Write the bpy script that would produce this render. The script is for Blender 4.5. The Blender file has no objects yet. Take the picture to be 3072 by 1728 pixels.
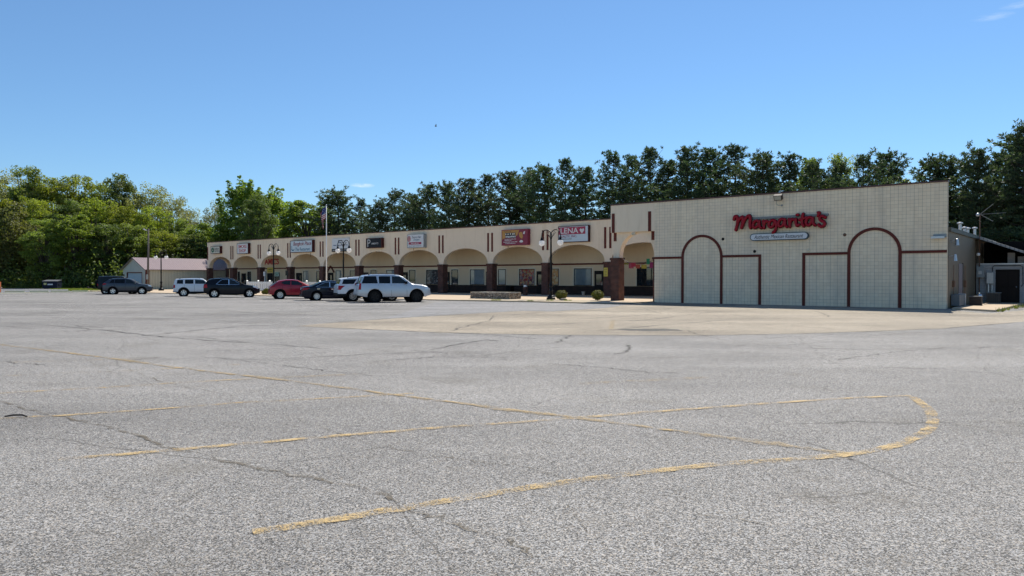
import bpy, math, random
from mathutils import Vector, Matrix, noise

R = math.radians
C = bpy.context.scene.collection
SC = bpy.context.scene

# ------------------------------------------------------------------ frames
TH = R(50.944)                                  # the long front of the arcade runs 50.9 deg left of straight ahead
OX, OY = 23.839, 40.565                         # ground corner of the tall block front
UX, UY = math.sin(TH), -math.cos(TH)            # frame x: to the right along the fronts
WX, WY = math.cos(TH), math.sin(TH)             # frame y: back into the buildings
RZ = math.atan2(UY, UX)
def fr(x, w, z=0.0):
    return Vector((OX + x*UX + w*WX, OY + x*UY + w*WY, z))

# ------------------------------------------------------------------ object helpers
class MB:
    def __init__(s): s.v = []; s.f = []
    def add(s, vs, fs):
        o = len(s.v); s.v.extend([tuple(p) for p in vs]); s.f.extend([tuple(i+o for i in f) for f in fs])
    def quad(s, a, b, c, d): s.add([a, b, c, d], [(0, 1, 2, 3)])
    def poly(s, pts): s.add(pts, [tuple(range(len(pts)))])
    def box(s, x0, x1, y0, y1, z0, z1):
        s.add([(x0,y0,z0),(x1,y0,z0),(x1,y1,z0),(x0,y1,z0),(x0,y0,z1),(x1,y0,z1),(x1,y1,z1),(x0,y1,z1)],
              [(3,2,1,0),(4,5,6,7),(0,1,5,4),(1,2,6,5),(2,3,7,6),(3,0,4,7)])
    def obox(s, c, size, ax=(1,0,0), up=(0,0,1)):
        c = Vector(c); x = Vector(ax).normalized(); z = Vector(up); z = (z - x*z.dot(x)).normalized(); y = z.cross(x)
        hx, hy, hz = [k/2 for k in size]
        vs = [c + x*a*hx + y*b*hy + z*d*hz for d in (-1,1) for a, b in ((-1,-1),(1,-1),(1,1),(-1,1))]
        s.add(vs, [(3,2,1,0),(4,5,6,7),(0,1,5,4),(1,2,6,5),(2,3,7,6),(3,0,4,7)])
    def tube(s, pts, radii, n=8, cap=True):
        pts = [Vector(p) for p in pts]
        if not isinstance(radii, (list, tuple)): radii = [radii]*len(pts)
        vs = []; fs = []; prev = None
        for i, p in enumerate(pts):
            t = (pts[min(i+1, len(pts)-1)] - pts[max(i-1, 0)])
            t = t.normalized() if t.length > 1e-9 else Vector((0,0,1))
            a = prev if prev is not None else (Vector((1,0,0)) if abs(t.x) < .9 else Vector((0,1,0)))
            a = (a - t*a.dot(t)).normalized(); prev = a; b = t.cross(a)
            for k in range(n):
                g = 2*math.pi*k/n
                vs.append(p + (a*math.cos(g) + b*math.sin(g))*radii[i])
        for i in range(len(pts)-1):
            for k in range(n):
                fs.append((i*n+k, i*n+(k+1)%n, (i+1)*n+(k+1)%n, (i+1)*n+k))
        if cap:
            fs.append(tuple(reversed(range(n)))); fs.append(tuple((len(pts)-1)*n+k for k in range(n)))
        s.add(vs, fs)
    def lathe(s, prof, n=16, c=(0,0,0), axis='z'):
        vs = []; fs = []
        for r, h in prof:
            for k in range(n):
                g = 2*math.pi*k/n
                if axis == 'z': vs.append((c[0]+r*math.cos(g), c[1]+r*math.sin(g), c[2]+h))
                else: vs.append((c[0]+r*math.cos(g), c[1]+h, c[2]+r*math.sin(g)))
        m = len(prof)
        for i in range(m-1):
            for k in range(n):
                f = (i*n+k, i*n+(k+1)%n, (i+1)*n+(k+1)%n, (i+1)*n+k)
                fs.append(f if axis == 'z' else tuple(reversed(f)))
        s.add(vs, fs)
    def sphere(s, c, r, n=12, m=8, sy=1, sz=1):
        s.lathe([(r*math.sin(math.pi*i/m)+1e-4, -r*sz*math.cos(math.pi*i/m)) for i in range(m+1)], n, c)
    def prism(s, pts, y0, y1):
        """outline in x,z extruded along y"""
        n = len(pts)
        vs = [(x, y0, z) for x, z in pts] + [(x, y1, z) for x, z in pts]
        s.add(vs, [tuple(range(n)), tuple(reversed(range(n, 2*n)))] + [(i, n+i, n+(i+1)%n, (i+1)%n) for i in range(n)])
    def build(s, name, mat, parent=None, smooth=False, ang=None):
        me = bpy.data.meshes.new(name); me.from_pydata(s.v, [], s.f); me.validate()
        if smooth or ang:
            me.polygons.foreach_set('use_smooth', [True]*len(me.polygons))
            if ang: me.set_sharp_from_angle(angle=R(ang))
        me.materials.append(mat)
        return link(name, me, parent)

def link(name, me, parent=None):
    o = bpy.data.objects.new(name, me); C.objects.link(o)
    if parent is not None: o.parent = parent
    return o
def tag(o, label=None, cat=None, group=None, kind=None):
    if label: o['label'] = label
    if cat: o['category'] = cat
    if group: o['group'] = group
    if kind: o['kind'] = kind
    return o
def thing(name, label, cat, loc=(0,0,0), rz=0.0, group=None):
    o = bpy.data.objects.new(name, None); C.objects.link(o)
    o.empty_display_size = .3; o.location = loc; o.rotation_euler = (0,0,rz)
    return tag(o, label, cat, group)
def fthing(name, label, cat, x=0, w=0, z=0, group=None):
    return thing(name, label, cat, fr(x, w, z), RZ, group)
def dup(o, parent=None):
    c = o.copy(); C.objects.link(c); c.parent = parent
    for ch in list(o.children): dup(ch, c)
    return c

# ------------------------------------------------------------------ materials
def new_mat(name):
    m = bpy.data.materials.new(name); m.use_nodes = True
    nt = m.node_tree; p = nt.nodes['Principled BSDF']
    return m, nt, p
def N(nt, t, **kw):
    n = nt.nodes.new(t)
    for k, v in kw.items():
        if k.startswith('i_'): n.inputs[k[2:].replace('_', ' ')].default_value = v
        else: setattr(n, k, v)
    return n
def L(nt, a, b): nt.links.new(a, b)
def col(c): return (c[0], c[1], c[2], 1)
def ramp(nt, fac, stops):
    r = N(nt, 'ShaderNodeValToRGB')
    e = r.color_ramp.elements
    while len(e) < len(stops): e.new(.5)
    for i, (p, c) in enumerate(stops):
        e[i].position = p; e[i].color = col(c) if not isinstance(c, (int, float)) else (c, c, c, 1)
    L(nt, fac, r.inputs['Fac']); return r.outputs['Color']
def mixc(nt, fac, a, b, mode='MIX'):
    m = N(nt, 'ShaderNodeMix', data_type='RGBA', blend_type=mode)
    for s, v in ((m.inputs[0], fac), (m.inputs[6], a), (m.inputs[7], b)):
        if isinstance(v, (int, float)): s.default_value = v
        elif isinstance(v, tuple): s.default_value = col(v)
        else: L(nt, v, s)
    return m.outputs[2]
def math_(nt, op, a, b=None, c=None):
    m = N(nt, 'ShaderNodeMath', operation=op)
    for i, v in enumerate((a, b, c)):
        if v is None: continue
        if isinstance(v, (int, float)): m.inputs[i].default_value = v
        else: L(nt, v, m.inputs[i])
    return m.outputs[0]
def objco(nt): return N(nt, 'ShaderNodeTexCoord').outputs['Object']
def noise_(nt, co, scale, detail=3, rough=.55):
    n = N(nt, 'ShaderNodeTexNoise'); n.inputs['Scale'].default_value = scale
    n.inputs['Detail'].default_value = detail; n.inputs['Roughness'].default_value = rough
    L(nt, co, n.inputs['Vector']); return n
def bump(nt, p, h, strength=.3, dist=.02):
    b = N(nt, 'ShaderNodeBump'); b.inputs['Strength'].default_value = strength; b.inputs['Distance'].default_value = dist
    L(nt, h, b.inputs['Height']); L(nt, b.outputs[0], p.inputs['Normal'])
def mapped(nt, co, scale=(1,1,1), rot=(0,0,0), loc=(0,0,0)):
    m = N(nt, 'ShaderNodeMapping'); m.inputs['Scale'].default_value = scale
    m.inputs['Rotation'].default_value = rot; m.inputs['Location'].default_value = loc
    L(nt, co, m.inputs['Vector']); return m.outputs[0]

def plain(name, c, rough=.6, metal=0, var=.12, scale=3, spec=.5, coat=0):
    m, nt, p = new_mat(name)
    p.inputs['Roughness'].default_value = rough; p.inputs['Metallic'].default_value = metal
    p.inputs['Specular IOR Level'].default_value = spec
    if coat: p.inputs['Coat Weight'].default_value = coat; p.inputs['Coat Roughness'].default_value = .04
    if var:
        n = noise_(nt, objco(nt), scale, 4)
        L(nt, mixc(nt, n.outputs['Fac'], tuple(k*(1-var) for k in c), tuple(min(1, k*(1+var)) for k in c)), p.inputs['Base Color'])
    else: p.inputs['Base Color'].default_value = col(c)
    return m

M = {}
def asphalt(name, lo, hi, tint, dirt, crackscale=.11, gray=1.0, big=.5):
    m, nt, p = new_mat(name); co = objco(nt)
    v = N(nt, 'ShaderNodeTexVoronoi'); v.inputs['Scale'].default_value = 125; L(nt, co, v.inputs['Vector'])
    sp = N(nt, 'ShaderNodeSeparateColor'); L(nt, v.outputs['Color'], sp.inputs[0])
    stone = ramp(nt, sp.outputs[0], [(0, lo), (.3, lo*1.6), (.5, (lo+hi)*.46), (.8, hi*.82), (1, hi)])
    v2 = N(nt, 'ShaderNodeTexVoronoi'); v2.inputs['Scale'].default_value = 72; L(nt, co, v2.inputs['Vector'])
    sp2 = N(nt, 'ShaderNodeSeparateColor'); L(nt, v2.outputs['Color'], sp2.inputs[0])
    stone = mixc(nt, math_(nt, 'GREATER_THAN', sp2.outputs[1], .84), stone,
                 ramp(nt, sp2.outputs[0], [(0, lo), (.6, (lo+hi)*.4), (1, hi*1.08)]))
    warm = ramp(nt, sp.outputs[2], [(0, (.95, .98, 1.04)), (.6, (1, 1, 1)), (1, (1.12, 1.0, .86))])
    c = mixc(nt, 1.0, stone, warm, 'MULTIPLY')
    c = mixc(nt, 1.0, c, tint, 'MULTIPLY')
    # broad weathering, seams, stains
    n1 = noise_(nt, co, .16, 5, .6); n2 = noise_(nt, mapped(nt, co, (.05, .5, 1), (0, 0, R(-39))), 1.0, 4)
    w = ramp(nt, n1.outputs['Fac'], [(.3, 1-.26*big), (.5, 1.0), (.72, 1+.2*big)])
    c = mixc(nt, 1.0, c, w, 'MULTIPLY')
    c = mixc(nt, 1.0, c, ramp(nt, n2.outputs['Fac'], [(.3, .85), (.7, 1.12)]), 'MULTIPLY')
    n3 = noise_(nt, co, .55, 6, .65)
    c = mixc(nt, ramp(nt, n3.outputs['Fac'], [(.56, 0.0), (.75, .55)]), c, dirt)
    # hairline cracks
    wob = noise_(nt, co, .8, 4)
    off = mixc(nt, .22, co, wob.outputs['Color'], 'LINEAR_LIGHT')
    vc = N(nt, 'ShaderNodeTexVoronoi', feature='DISTANCE_TO_EDGE'); vc.inputs['Scale'].default_value = crackscale
    L(nt, mapped(nt, off, (1, .62, 1), (0, 0, R(-39))), vc.inputs['Vector'])
    brk = noise_(nt, co, .35, 3)
    width = math_(nt, 'MULTIPLY', math_(nt, 'SUBTRACT', brk.outputs['Fac'], .37), .007)
    line = math_(nt, 'LESS_THAN', vc.outputs['Distance'], width)
    c = mixc(nt, math_(nt, 'MULTIPLY', line, .5), c, (.055, .05, .043))
    vf = N(nt, 'ShaderNodeTexVoronoi', feature='DISTANCE_TO_EDGE'); vf.inputs['Scale'].default_value = .42
    off2 = mixc(nt, .3, co, wob.outputs['Color'], 'LINEAR_LIGHT'); L(nt, off2, vf.inputs['Vector'])
    fine = math_(nt, 'LESS_THAN', vf.outputs['Distance'], math_(nt, 'MULTIPLY', math_(nt, 'SUBTRACT', n3.outputs['Fac'], .50), .022))
    c = mixc(nt, math_(nt, 'MULTIPLY', fine, .42), c, (.06, .054, .045))
    vd = N(nt, 'ShaderNodeTexVoronoi'); vd.inputs['Scale'].default_value = 2.1; L(nt, co, vd.inputs['Vector'])
    sd_ = N(nt, 'ShaderNodeSeparateColor'); L(nt, vd.outputs['Color'], sd_.inputs[0])
    c = mixc(nt, math_(nt, 'LESS_THAN', vd.outputs['Distance'], math_(nt, 'MULTIPLY', math_(nt, 'SUBTRACT', sd_.outputs[0], .45), .05)), c, (.035, .032, .03))
    L(nt, c, p.inputs['Base Color'])
    p.inputs['Roughness'].default_value = .88; p.inputs['Specular IOR Level'].default_value = .25
    bump(nt, p, sp.outputs[0], .35, .004)
    return m
M['asphalt'] = asphalt('weathered_asphalt', .05, .425, (1.03, .995, .935), (.13, .115, .09), .16, big=.85)
M['patch'] = asphalt('tan_asphalt', .13, .54, (.92, .80, .62), (.15, .125, .095), .3, big=1.2)
M['old_road'] = asphalt('dark_asphalt', .06, .30, (.97, 1.0, 1.05), (.12, .12, .12), .1)
M['bluepatch'] = asphalt('sealed_asphalt', .08, .40, (1.02, 1.0, .98), (.2, .2, .2), .14)

def paint_line(name, c, keep):
    m, nt, p = new_mat(name); co = objco(nt)
    n = noise_(nt, co, 85, 2, .7); n2 = noise_(nt, co, 3.2, 5, .7)
    p.inputs['Base Color'].default_value = col(c); p.inputs['Roughness'].default_value = .8
    wear = math_(nt, 'ADD', n.outputs['Fac'], math_(nt, 'MULTIPLY', math_(nt, 'SUBTRACT', n2.outputs['Fac'], .5), 1.0))
    f = ramp(nt, wear, [(keep-.11, .95), (keep+.08, 0.0)])
    t = N(nt, 'ShaderNodeBsdfTransparent'); mx = N(nt, 'ShaderNodeMixShader')
    L(nt, f, mx.inputs[0]); L(nt, t.outputs[0], mx.inputs[1]); L(nt, p.outputs[0], mx.inputs[2])
    L(nt, mx.outputs[0], nt.nodes['Material Output'].inputs[0])
    return m
M['line'] = paint_line('worn_yellow_paint', (.46, .33, .15), .44)
M['line_faint'] = paint_line('very_worn_yellow_paint', (.44, .33, .18), .41)
M['line_strong'] = paint_line('bright_yellow_paint', (.50, .35, .15), .47)
M['crack'] = paint_line('sandy_crack_fill', (.13, .105, .07), .475)
M['dustline'] = paint_line('dusty_seam', (.33, .25, .14), .48)
M['stain'] = paint_line('oil_stain', (.05, .05, .045), .62)

def stucco(name, c, stain=(.62, .52, .40)):
    m, nt, p = new_mat(name); co = objco(nt)
    n = noise_(nt, co, .7, 5, .6); n2 = noise_(nt, mapped(nt, co, (2.2, 2.2, .35)), 1.2, 5, .65); n3 = noise_(nt, co, 60, 2)
    c1 = mixc(nt, n.outputs['Fac'], tuple(k*.93 for k in c), tuple(min(1, k*1.05) for k in c))
    c1 = mixc(nt, ramp(nt, n2.outputs['Fac'], [(.5, 0.0), (.78, .75)]), c1, tuple(a*b for a, b in zip(c, stain)))
    L(nt, c1, p.inputs['Base Color']); p.inputs['Roughness'].default_value = .9; p.inputs['Specular IOR Level'].default_value = .2
    bump(nt, p, n3.outputs['Fac'], .25, .01)
    return m
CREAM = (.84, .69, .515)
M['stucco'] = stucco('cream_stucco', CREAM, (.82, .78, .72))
M['stucco_shaded'] = stucco('shaded_cream_stucco', (.74, .59, .40), (.9, .88, .84))  # same cream paint as the front, with the arcade's warm shade mixed into it
M['pale'] = stucco('pale_trim', (.74, .67, .52), (.85, .83, .8))

def block():
    m, nt, p = new_mat('painted_scored_block'); co = objco(nt)
    sx = N(nt, 'ShaderNodeSeparateXYZ'); L(nt, co, sx.inputs[0])
    def groove(v, per, wd, ph=0.0):
        f = math_(nt, 'FRACT', math_(nt, 'DIVIDE', math_(nt, 'ADD', v, 100*per+ph), per))
        d = math_(nt, 'MINIMUM', f, math_(nt, 'SUBTRACT', 1.0, f))
        return math_(nt, 'LESS_THAN', math_(nt, 'MULTIPLY', d, per), wd)
    X, Z = sx.outputs[0], sx.outputs[2]
    gx = groove(X, .4064, .011); gx2 = groove(X, .4064, .007, .2032); gz = groove(Z, .2032, .0085)
    # per half-block tone
    fl = N(nt, 'ShaderNodeCombineXYZ')
    L(nt, math_(nt, 'FLOOR', math_(nt, 'DIVIDE', math_(nt, 'ADD', X, 100.0), .2032)), fl.inputs[0])
    L(nt, math_(nt, 'FLOOR', math_(nt, 'DIVIDE', Z, .2032)), fl.inputs[1])
    wn = N(nt, 'ShaderNodeTexWhiteNoise', noise_dimensions='2D'); L(nt, fl.outputs[0], wn.inputs['Vector'])
    c = mixc(nt, wn.outputs['Value'], (.83, .675, .475), (.895, .745, .54))
    n = noise_(nt, co, .5, 5, .6)
    c = mixc(nt, ramp(nt, n.outputs['Fac'], [(.45, 0.0), (.72, .5)]), c, (.70, .58, .46))
    n2 = noise_(nt, mapped(nt, co, (1.5, 1.5, .2)), 1.1, 5)
    c = mixc(nt, ramp(nt, n2.outputs['Fac'], [(.52, 0.0), (.78, .6)]), c, (.55, .47, .36))
    nl = noise_(nt, co, 1.7, 4)
    vis = ramp(nt, nl.outputs['Fac'], [(.3, .35), (.7, 1.0)])
    c = mixc(nt, math_(nt, 'MULTIPLY', gz, math_(nt, 'MULTIPLY', vis, .6)), c, (.26, .215, .16))
    c = mixc(nt, math_(nt, 'MULTIPLY', gx2, math_(nt, 'MULTIPLY', vis, .5)), c, (.26, .215, .16))
    c = mixc(nt, math_(nt, 'MULTIPLY', gx, .5), c, (.26, .215, .16))
    L(nt, c, p.inputs['Base Color']); p.inputs['Roughness'].default_value = .75; p.inputs['Specular IOR Level'].default_value = .3
    h = math_(nt, 'SUBTRACT', 1.0, math_(nt, 'MAXIMUM', gx, math_(nt, 'MAXIMUM', gx2, gz)))
    bump(nt, p, h, .5, .008)
    return m
M['block'] = block()

def brick(name, a, b, mortar, along='x'):
    m, nt, p = new_mat(name); co = objco(nt)
    sx = N(nt, 'ShaderNodeSeparateXYZ'); L(nt, co, sx.inputs[0])
    cm = N(nt, 'ShaderNodeCombineXYZ'); L(nt, math_(nt, 'ADD', sx.outputs[0], sx.outputs[1]), cm.inputs[0]); L(nt, sx.outputs[2], cm.inputs[1])
    t = N(nt, 'ShaderNodeTexBrick'); L(nt, cm.outputs[0], t.inputs['Vector'])
    t.inputs['Scale'].default_value = 1; t.inputs['Brick Width'].default_value = .21; t.inputs['Row Height'].default_value = .085
    t.inputs['Mortar Size'].default_value = .011; t.inputs['Color1'].default_value = col(a); t.inputs['Color2'].default_value = col(b)
    t.inputs['Mortar'].default_value = col(mortar); t.inputs['Mortar Smooth'].default_value = .2
    n = noise_(nt, co, 2.5, 4)
    L(nt, mixc(nt, 1.0, t.outputs['Color'], ramp(nt, n.outputs['Fac'], [(.3, .7), (.7, 1.25)]), 'MULTIPLY'), p.inputs['Base Color'])
    p.inputs['Roughness'].default_value = .9; p.inputs['Specular IOR Level'].default_value = .2
    bump(nt, p, t.outputs['Fac'], -.5, .01)
    return m
M['brick'] = brick('dark_red_brick', (.125, .042, .030), (.07, .027, .023), (.13, .10, .08))
M['base_brick'] = brick('dark_brown_brick_base', (.045, .026, .022), (.033, .022, .019), (.05, .04, .036))

M['brown'] = plain('brown_trim_paint', (.125, .030, .021), .65, var=.15, spec=.2)
M['coping'] = plain('brown_metal_coping', (.085, .035, .028), .5, var=.2, scale=1)
M['roof'] = plain('roof_membrane', (.16, .15, .14), .9)
M['blackmetal'] = plain('black_painted_iron', (.006, .006, .007), .4, spec=.22, var=.2)
M['globe'] = plain('white_opal_glass', (.85, .85, .84), .18, var=.02, spec=.6)
_nt = M['globe'].node_tree; _t = N(_nt, 'ShaderNodeBsdfTranslucent'); _t.inputs['Color'].default_value = (.95, .95, .95, 1)
_mx = N(_nt, 'ShaderNodeMixShader'); _mx.inputs[0].default_value = .6
L(_nt, _nt.nodes['Principled BSDF'].outputs[0], _mx.inputs[1]); L(_nt, _t.outputs[0], _mx.inputs[2]); L(_nt, _mx.outputs[0], _nt.nodes['Material Output'].inputs[0])
M['frame'] = plain('dark_window_frame', (.010, .008, .008), .5, var=.1, spec=.15)
M['door'] = plain('dark_door', (.011, .008, .007), .5, var=.15, spec=.15)
M['concrete'] = stucco('walk_concrete', (.50, .395, .28), (.72, .66, .58))
M['kerb'] = stucco('kerb_concrete', (.34, .28, .20), (.55, .5, .45))
M['curbyellow'] = plain('faded_yellow_paint', (.80, .72, .40), .8, var=.25, scale=2)
M['signred'] = plain('sign_red', (.45, .02, .03), .45, var=.05)
M['cream_sign'] = plain('ivory_sign_face', (.62, .58, .47), .35, var=.04)
M['white_sign'] = plain('white_sign_face', (.64, .65, .66), .35, var=.03)
M['blue_sign'] = plain('pale_blue_sign_face', (.52, .60, .65), .35, var=.05, scale=.8)
M['black_sign'] = plain('black_sign_face', (.008, .010, .016), .45, var=.1, spec=.2)
M['sign_box'] = plain('brown_sign_box', (.075, .018, .016), .6, var=.12, spec=.2)
M['sign_grey'] = plain('grey_sign_box', (.30, .32, .32), .45, var=.1)
M['ink'] = plain('dark_ink', (.03, .022, .03), .5, var=0)
M['navy_ink'] = plain('navy_ink', (.03, .05, .13), .5, var=0)
M['teal_ink'] = plain('teal_ink', (.04, .15, .24), .5, var=0)
M['maroon'] = plain('maroon_print', (.22, .012, .04), .4, var=.15, scale=1)
M['crimson'] = plain('crimson_print', (.34, .025, .07), .4, var=.08)
M['gold'] = plain('gold_print', (.48, .24, .05), .4, var=.2, scale=1.2)
M['green_ink'] = plain('green_print', (.03, .14, .07), .5, var=0)
M['white_ink'] = plain('white_print', (.66, .65, .63), .5, var=0)
M['letter_red'] = plain('glossy_red_plastic', (.30, .003, .014), .35, var=.08, scale=4, spec=.25)
M['letter_return'] = plain('dark_letter_return', (.05, .006, .010), .4, var=0)
M['yellow'] = plain('yellow_sheet', (.66, .50, .06), .5, var=.05)
M['galv'] = plain('galvanised_steel', (.48, .49, .50), .35, .7, var=.15, scale=6)
M['greybox'] = plain('grey_utility_box', (.25, .28, .285), .5, var=.1)
M['dull'] = plain('dull_aluminium', (.22, .23, .22), .6, var=.15, spec=.2)
M['rust'] = plain('rusty_steel', (.16, .085, .05), .7, var=.3, scale=8)
M['wood_pole'] = plain('weathered_pole_wood', (.12, .10, .085), .9, var=.2, scale=2)
M['white_vinyl'] = plain('white_vinyl', (.80, .80, .78), .45, var=.04)
M['bin_blue'] = plain('navy_dumpster_paint', (.008, .011, .03), .6, var=.25, spec=.2)
M['orange'] = plain('faded_orange', (.60, .18, .05), .6, var=.15)
M['lid'] = plain('dark_grey_lid', (.12, .125, .135), .7, spec=.2)
M['slate'] = plain('blue_grey_garage_door', (.30, .37, .46), .5, var=.06)
M['dark'] = plain('deep_dark', (.008, .008, .008), .9, var=0, spec=.1)
M['steel'] = plain('brushed_steel', (.6, .6, .6), .25, .9, var=.1, scale=10)
M['terracotta'] = plain('clay_pot', (.45, .40, .34), .8, var=.1)

def glass_mat(name, c, rough=.04, spec=.9):
    m, nt, p = new_mat(name)
    n = noise_(nt, objco(nt), 1.4, 3)
    L(nt, mixc(nt, n.outputs['Fac'], tuple(k*.6 for k in c), tuple(k*1.4 for k in c)), p.inputs['Base Color'])
    p.inputs['Roughness'].default_value = rough; p.inputs['Specular IOR Level'].default_value = spec
    return m
M['glass'] = glass_mat('dark_shop_glass', (.02, .026, .03))
M['glass_bright'] = glass_mat('glass_painted_reflection', (.22, .265, .285))  # no blind here: pale base colour paints in bright reflections on the panes
M['glass_blue'] = glass_mat('curtained_glass', (.17, .22, .24), .08, .5)
M['car_glass'] = glass_mat('tinted_car_glass', (.004, .005, .006), .05, .25)
M['car_glass_clear'] = glass_mat('clear_car_glass', (.014, .021, .025), .04, .35)

def poster(name, cols, scale):
    m, nt, p = new_mat(name); co = objco(nt)
    n = noise_(nt, co, scale, 4, .6); v = N(nt, 'ShaderNodeTexVoronoi'); v.inputs['Scale'].default_value = scale*1.4
    L(nt, mixc(nt, .3, co, n.outputs['Color'], 'LINEAR_LIGHT'), v.inputs['Vector'])
    sp = N(nt, 'ShaderNodeSeparateColor'); L(nt, v.outputs['Color'], sp.inputs[0])
    L(nt, ramp(nt, sp.outputs[0], [(i/(len(cols)-1), c) for i, c in enumerate(cols)]), p.inputs['Base Color'])
    p.inputs['Roughness'].default_value = .2
    return m
M['poster1'] = poster('printed_food_window_film', [(.10,.02,.03), (.42,.07,.06), (.36,.16,.05), (.45,.36,.20), (.11,.05,.12), (.30,.26,.18)], 3.2)
M['poster2'] = poster('printed_orange_window_film', [(.30,.12,.05), (.50,.24,.06), (.50,.38,.20), (.32,.28,.20)], 3.0)
M['poster3'] = poster('printed_dark_window_film', [(.02,.02,.025), (.04,.035,.04), (.03,.04,.05), (.20,.20,.2), (.025,.025,.03)], 3.5)

def siding(name, a, b, per, axis=0, rough=.6, depth=.02):
    m, nt, p = new_mat(name); co = objco(nt)
    sx = N(nt, 'ShaderNodeSeparateXYZ'); L(nt, co, sx.inputs[0])
    f = math_(nt, 'FRACT', math_(nt, 'DIVIDE', math_(nt, 'ADD', sx.outputs[axis], 200*per), per))
    n = noise_(nt, mapped(nt, co, (3, 3, .4)), 1.2, 5)
    c = mixc(nt, ramp(nt, f, [(0, .0), (.2, .2), (.26, 1.0), (.9, 1.0), (1, .3)]), b, a)
    c = mixc(nt, ramp(nt, n.outputs['Fac'], [(.5, 0.0), (.8, .6)]), c, tuple(k*.6 for k in a))
    L(nt, c, p.inputs['Base Color']); p.inputs['Roughness'].default_value = rough
    bump(nt, p, ramp(nt, f, [(0, 0.0), (.2, 1.0), (.8, 1.0), (1, 0.0)]), .6, depth)
    return m
M['lean_siding'] = siding('tan_grooved_siding', (.20, .15, .09), (.022, .017, .012), .30, 1)
M['shed_siding'] = siding('white_lap_siding', (.38, .38, .375), (.28, .28, .28), .11, 2)
M['gar_siding'] = siding('beige_metal_siding', (.56, .54, .42), (.40, .39, .31), .23, 1)
M['gar_gable'] = siding('grey_metal_siding', (.46, .44, .40), (.36, .35, .32), .23, 0)
M['gar_roof'] = siding('mauve_ribbed_roof', (.25, .18, .175), (.12, .08, .08), .30, 1, .45)
M['shed_roof'] = siding('grey_shingle_roof', (.30, .31, .31), (.16, .165, .17), .24, 0, .8)

def stonework():
    m, nt, p = new_mat('stacked_fieldstone'); co = objco(nt)
    v = N(nt, 'ShaderNodeTexVoronoi'); v.inputs['Scale'].default_value = 1; L(nt, mapped(nt, co, (3.6, 3.6, 15)), v.inputs['Vector'])
    e = N(nt, 'ShaderNodeTexVoronoi', feature='DISTANCE_TO_EDGE'); e.inputs['Scale'].default_value = 1; L(nt, mapped(nt, co, (3.6, 3.6, 15)), e.inputs['Vector'])
    sp = N(nt, 'ShaderNodeSeparateColor'); L(nt, v.outputs['Color'], sp.inputs[0])
    c = ramp(nt, sp.outputs[0], [(0, (.22, .17, .13)), (.5, (.36, .30, .23)), (1, (.48, .43, .35))])
    c = mixc(nt, math_(nt, 'LESS_THAN', e.outputs['Distance'], .07), c, (.07, .058, .045))
    L(nt, c, p.inputs['Base Color']); p.inputs['Roughness'].default_value = .9
    bump(nt, p, e.outputs['Distance'], .8, .03)
    return m
M['stone'] = stonework()

def leaf(name, c1, c2, trans=.5, tcol=None):
    m = bpy.data.materials.new(name); m.use_nodes = True; nt = m.node_tree
    p = nt.nodes['Principled BSDF']; g = N(nt, 'ShaderNodeNewGeometry'); oi = N(nt, 'ShaderNodeObjectInfo')
    n = noise_(nt, objco(nt), .45, 3)
    c = mixc(nt, g.outputs['Random Per Island'], c1, c2)
    c = mixc(nt, 1.0, c, ramp(nt, n.outputs['Fac'], [(.3, .75), (.7, 1.22)]), 'MULTIPLY')
    hs = N(nt, 'ShaderNodeHueSaturation'); L(nt, c, hs.inputs['Color'])
    L(nt, math_(nt, 'ADD', .49, math_(nt, 'MULTIPLY', oi.outputs['Random'], .022)), hs.inputs['Hue'])
    L(nt, math_(nt, 'ADD', .85, math_(nt, 'MULTIPLY', oi.outputs['Random'], .3)), hs.inputs['Value'])
    L(nt, hs.outputs[0], p.inputs['Base Color']); p.inputs['Roughness'].default_value = .55
    p.inputs['Specular IOR Level'].default_value = .35
    t = N(nt, 'ShaderNodeBsdfTranslucent')
    L(nt, mixc(nt, 1.0, hs.outputs[0], tcol or (1.5, 1.5, .8), 'MULTIPLY'), t.inputs['Color'])
    mx = N(nt, 'ShaderNodeMixShader'); mx.inputs[0].default_value = trans
    L(nt, p.outputs[0], mx.inputs[1]); L(nt, t.outputs[0], mx.inputs[2]); L(nt, mx.outputs[0], nt.nodes['Material Output'].inputs[0])
    return m
M['leaf_y'] = leaf('yellow_green_leaves', (.165, .20, .03), (.31, .325, .06), .56, (1.3, 1.4, .6))
M['leaf_g'] = leaf('mid_green_leaves', (.14, .19, .04), (.26, .315, .075), .5, (1.4, 1.45, .7))
M['leaf_d'] = leaf('dark_green_leaves', (.08, .115, .03), (.17, .205, .06), .45, (1.4, 1.45, .7))
M['leaf_p'] = leaf('pale_olive_leaves', (.20, .21, .085), (.30, .30, .13), .5, (1.3, 1.3, .8))
M['leaf_m'] = leaf('bright_maple_leaves', (.13, .19, .03), (.23, .285, .05), .52, (1.3, 1.35, .7))
M['leaf_o'] = leaf('olive_leaves', (.11, .125, .035), (.2, .21, .06), .45, (1.3, 1.35, .75))
M['needle'] = leaf('pine_needles', (.044, .074, .036), (.115, .15, .066), .3, (1.2, 1.3, .8))
M['shrub'] = leaf('shrub_leaves', (.07, .085, .012), (.24, .23, .035), .3)
M['grass'] = leaf('grass_blades', (.09, .12, .02), (.18, .2, .05), .4)
M['bark'] = plain('grey_brown_bark', (.085, .068, .052), .9, var=.3, scale=3)
M['bark_pale'] = plain('pale_bark', (.16, .14, .115), .9, var=.3, scale=3)
M['lawn'] = plain('mown_lawn', (.10, .15, .03), .95, var=.35, scale=.8)

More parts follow.
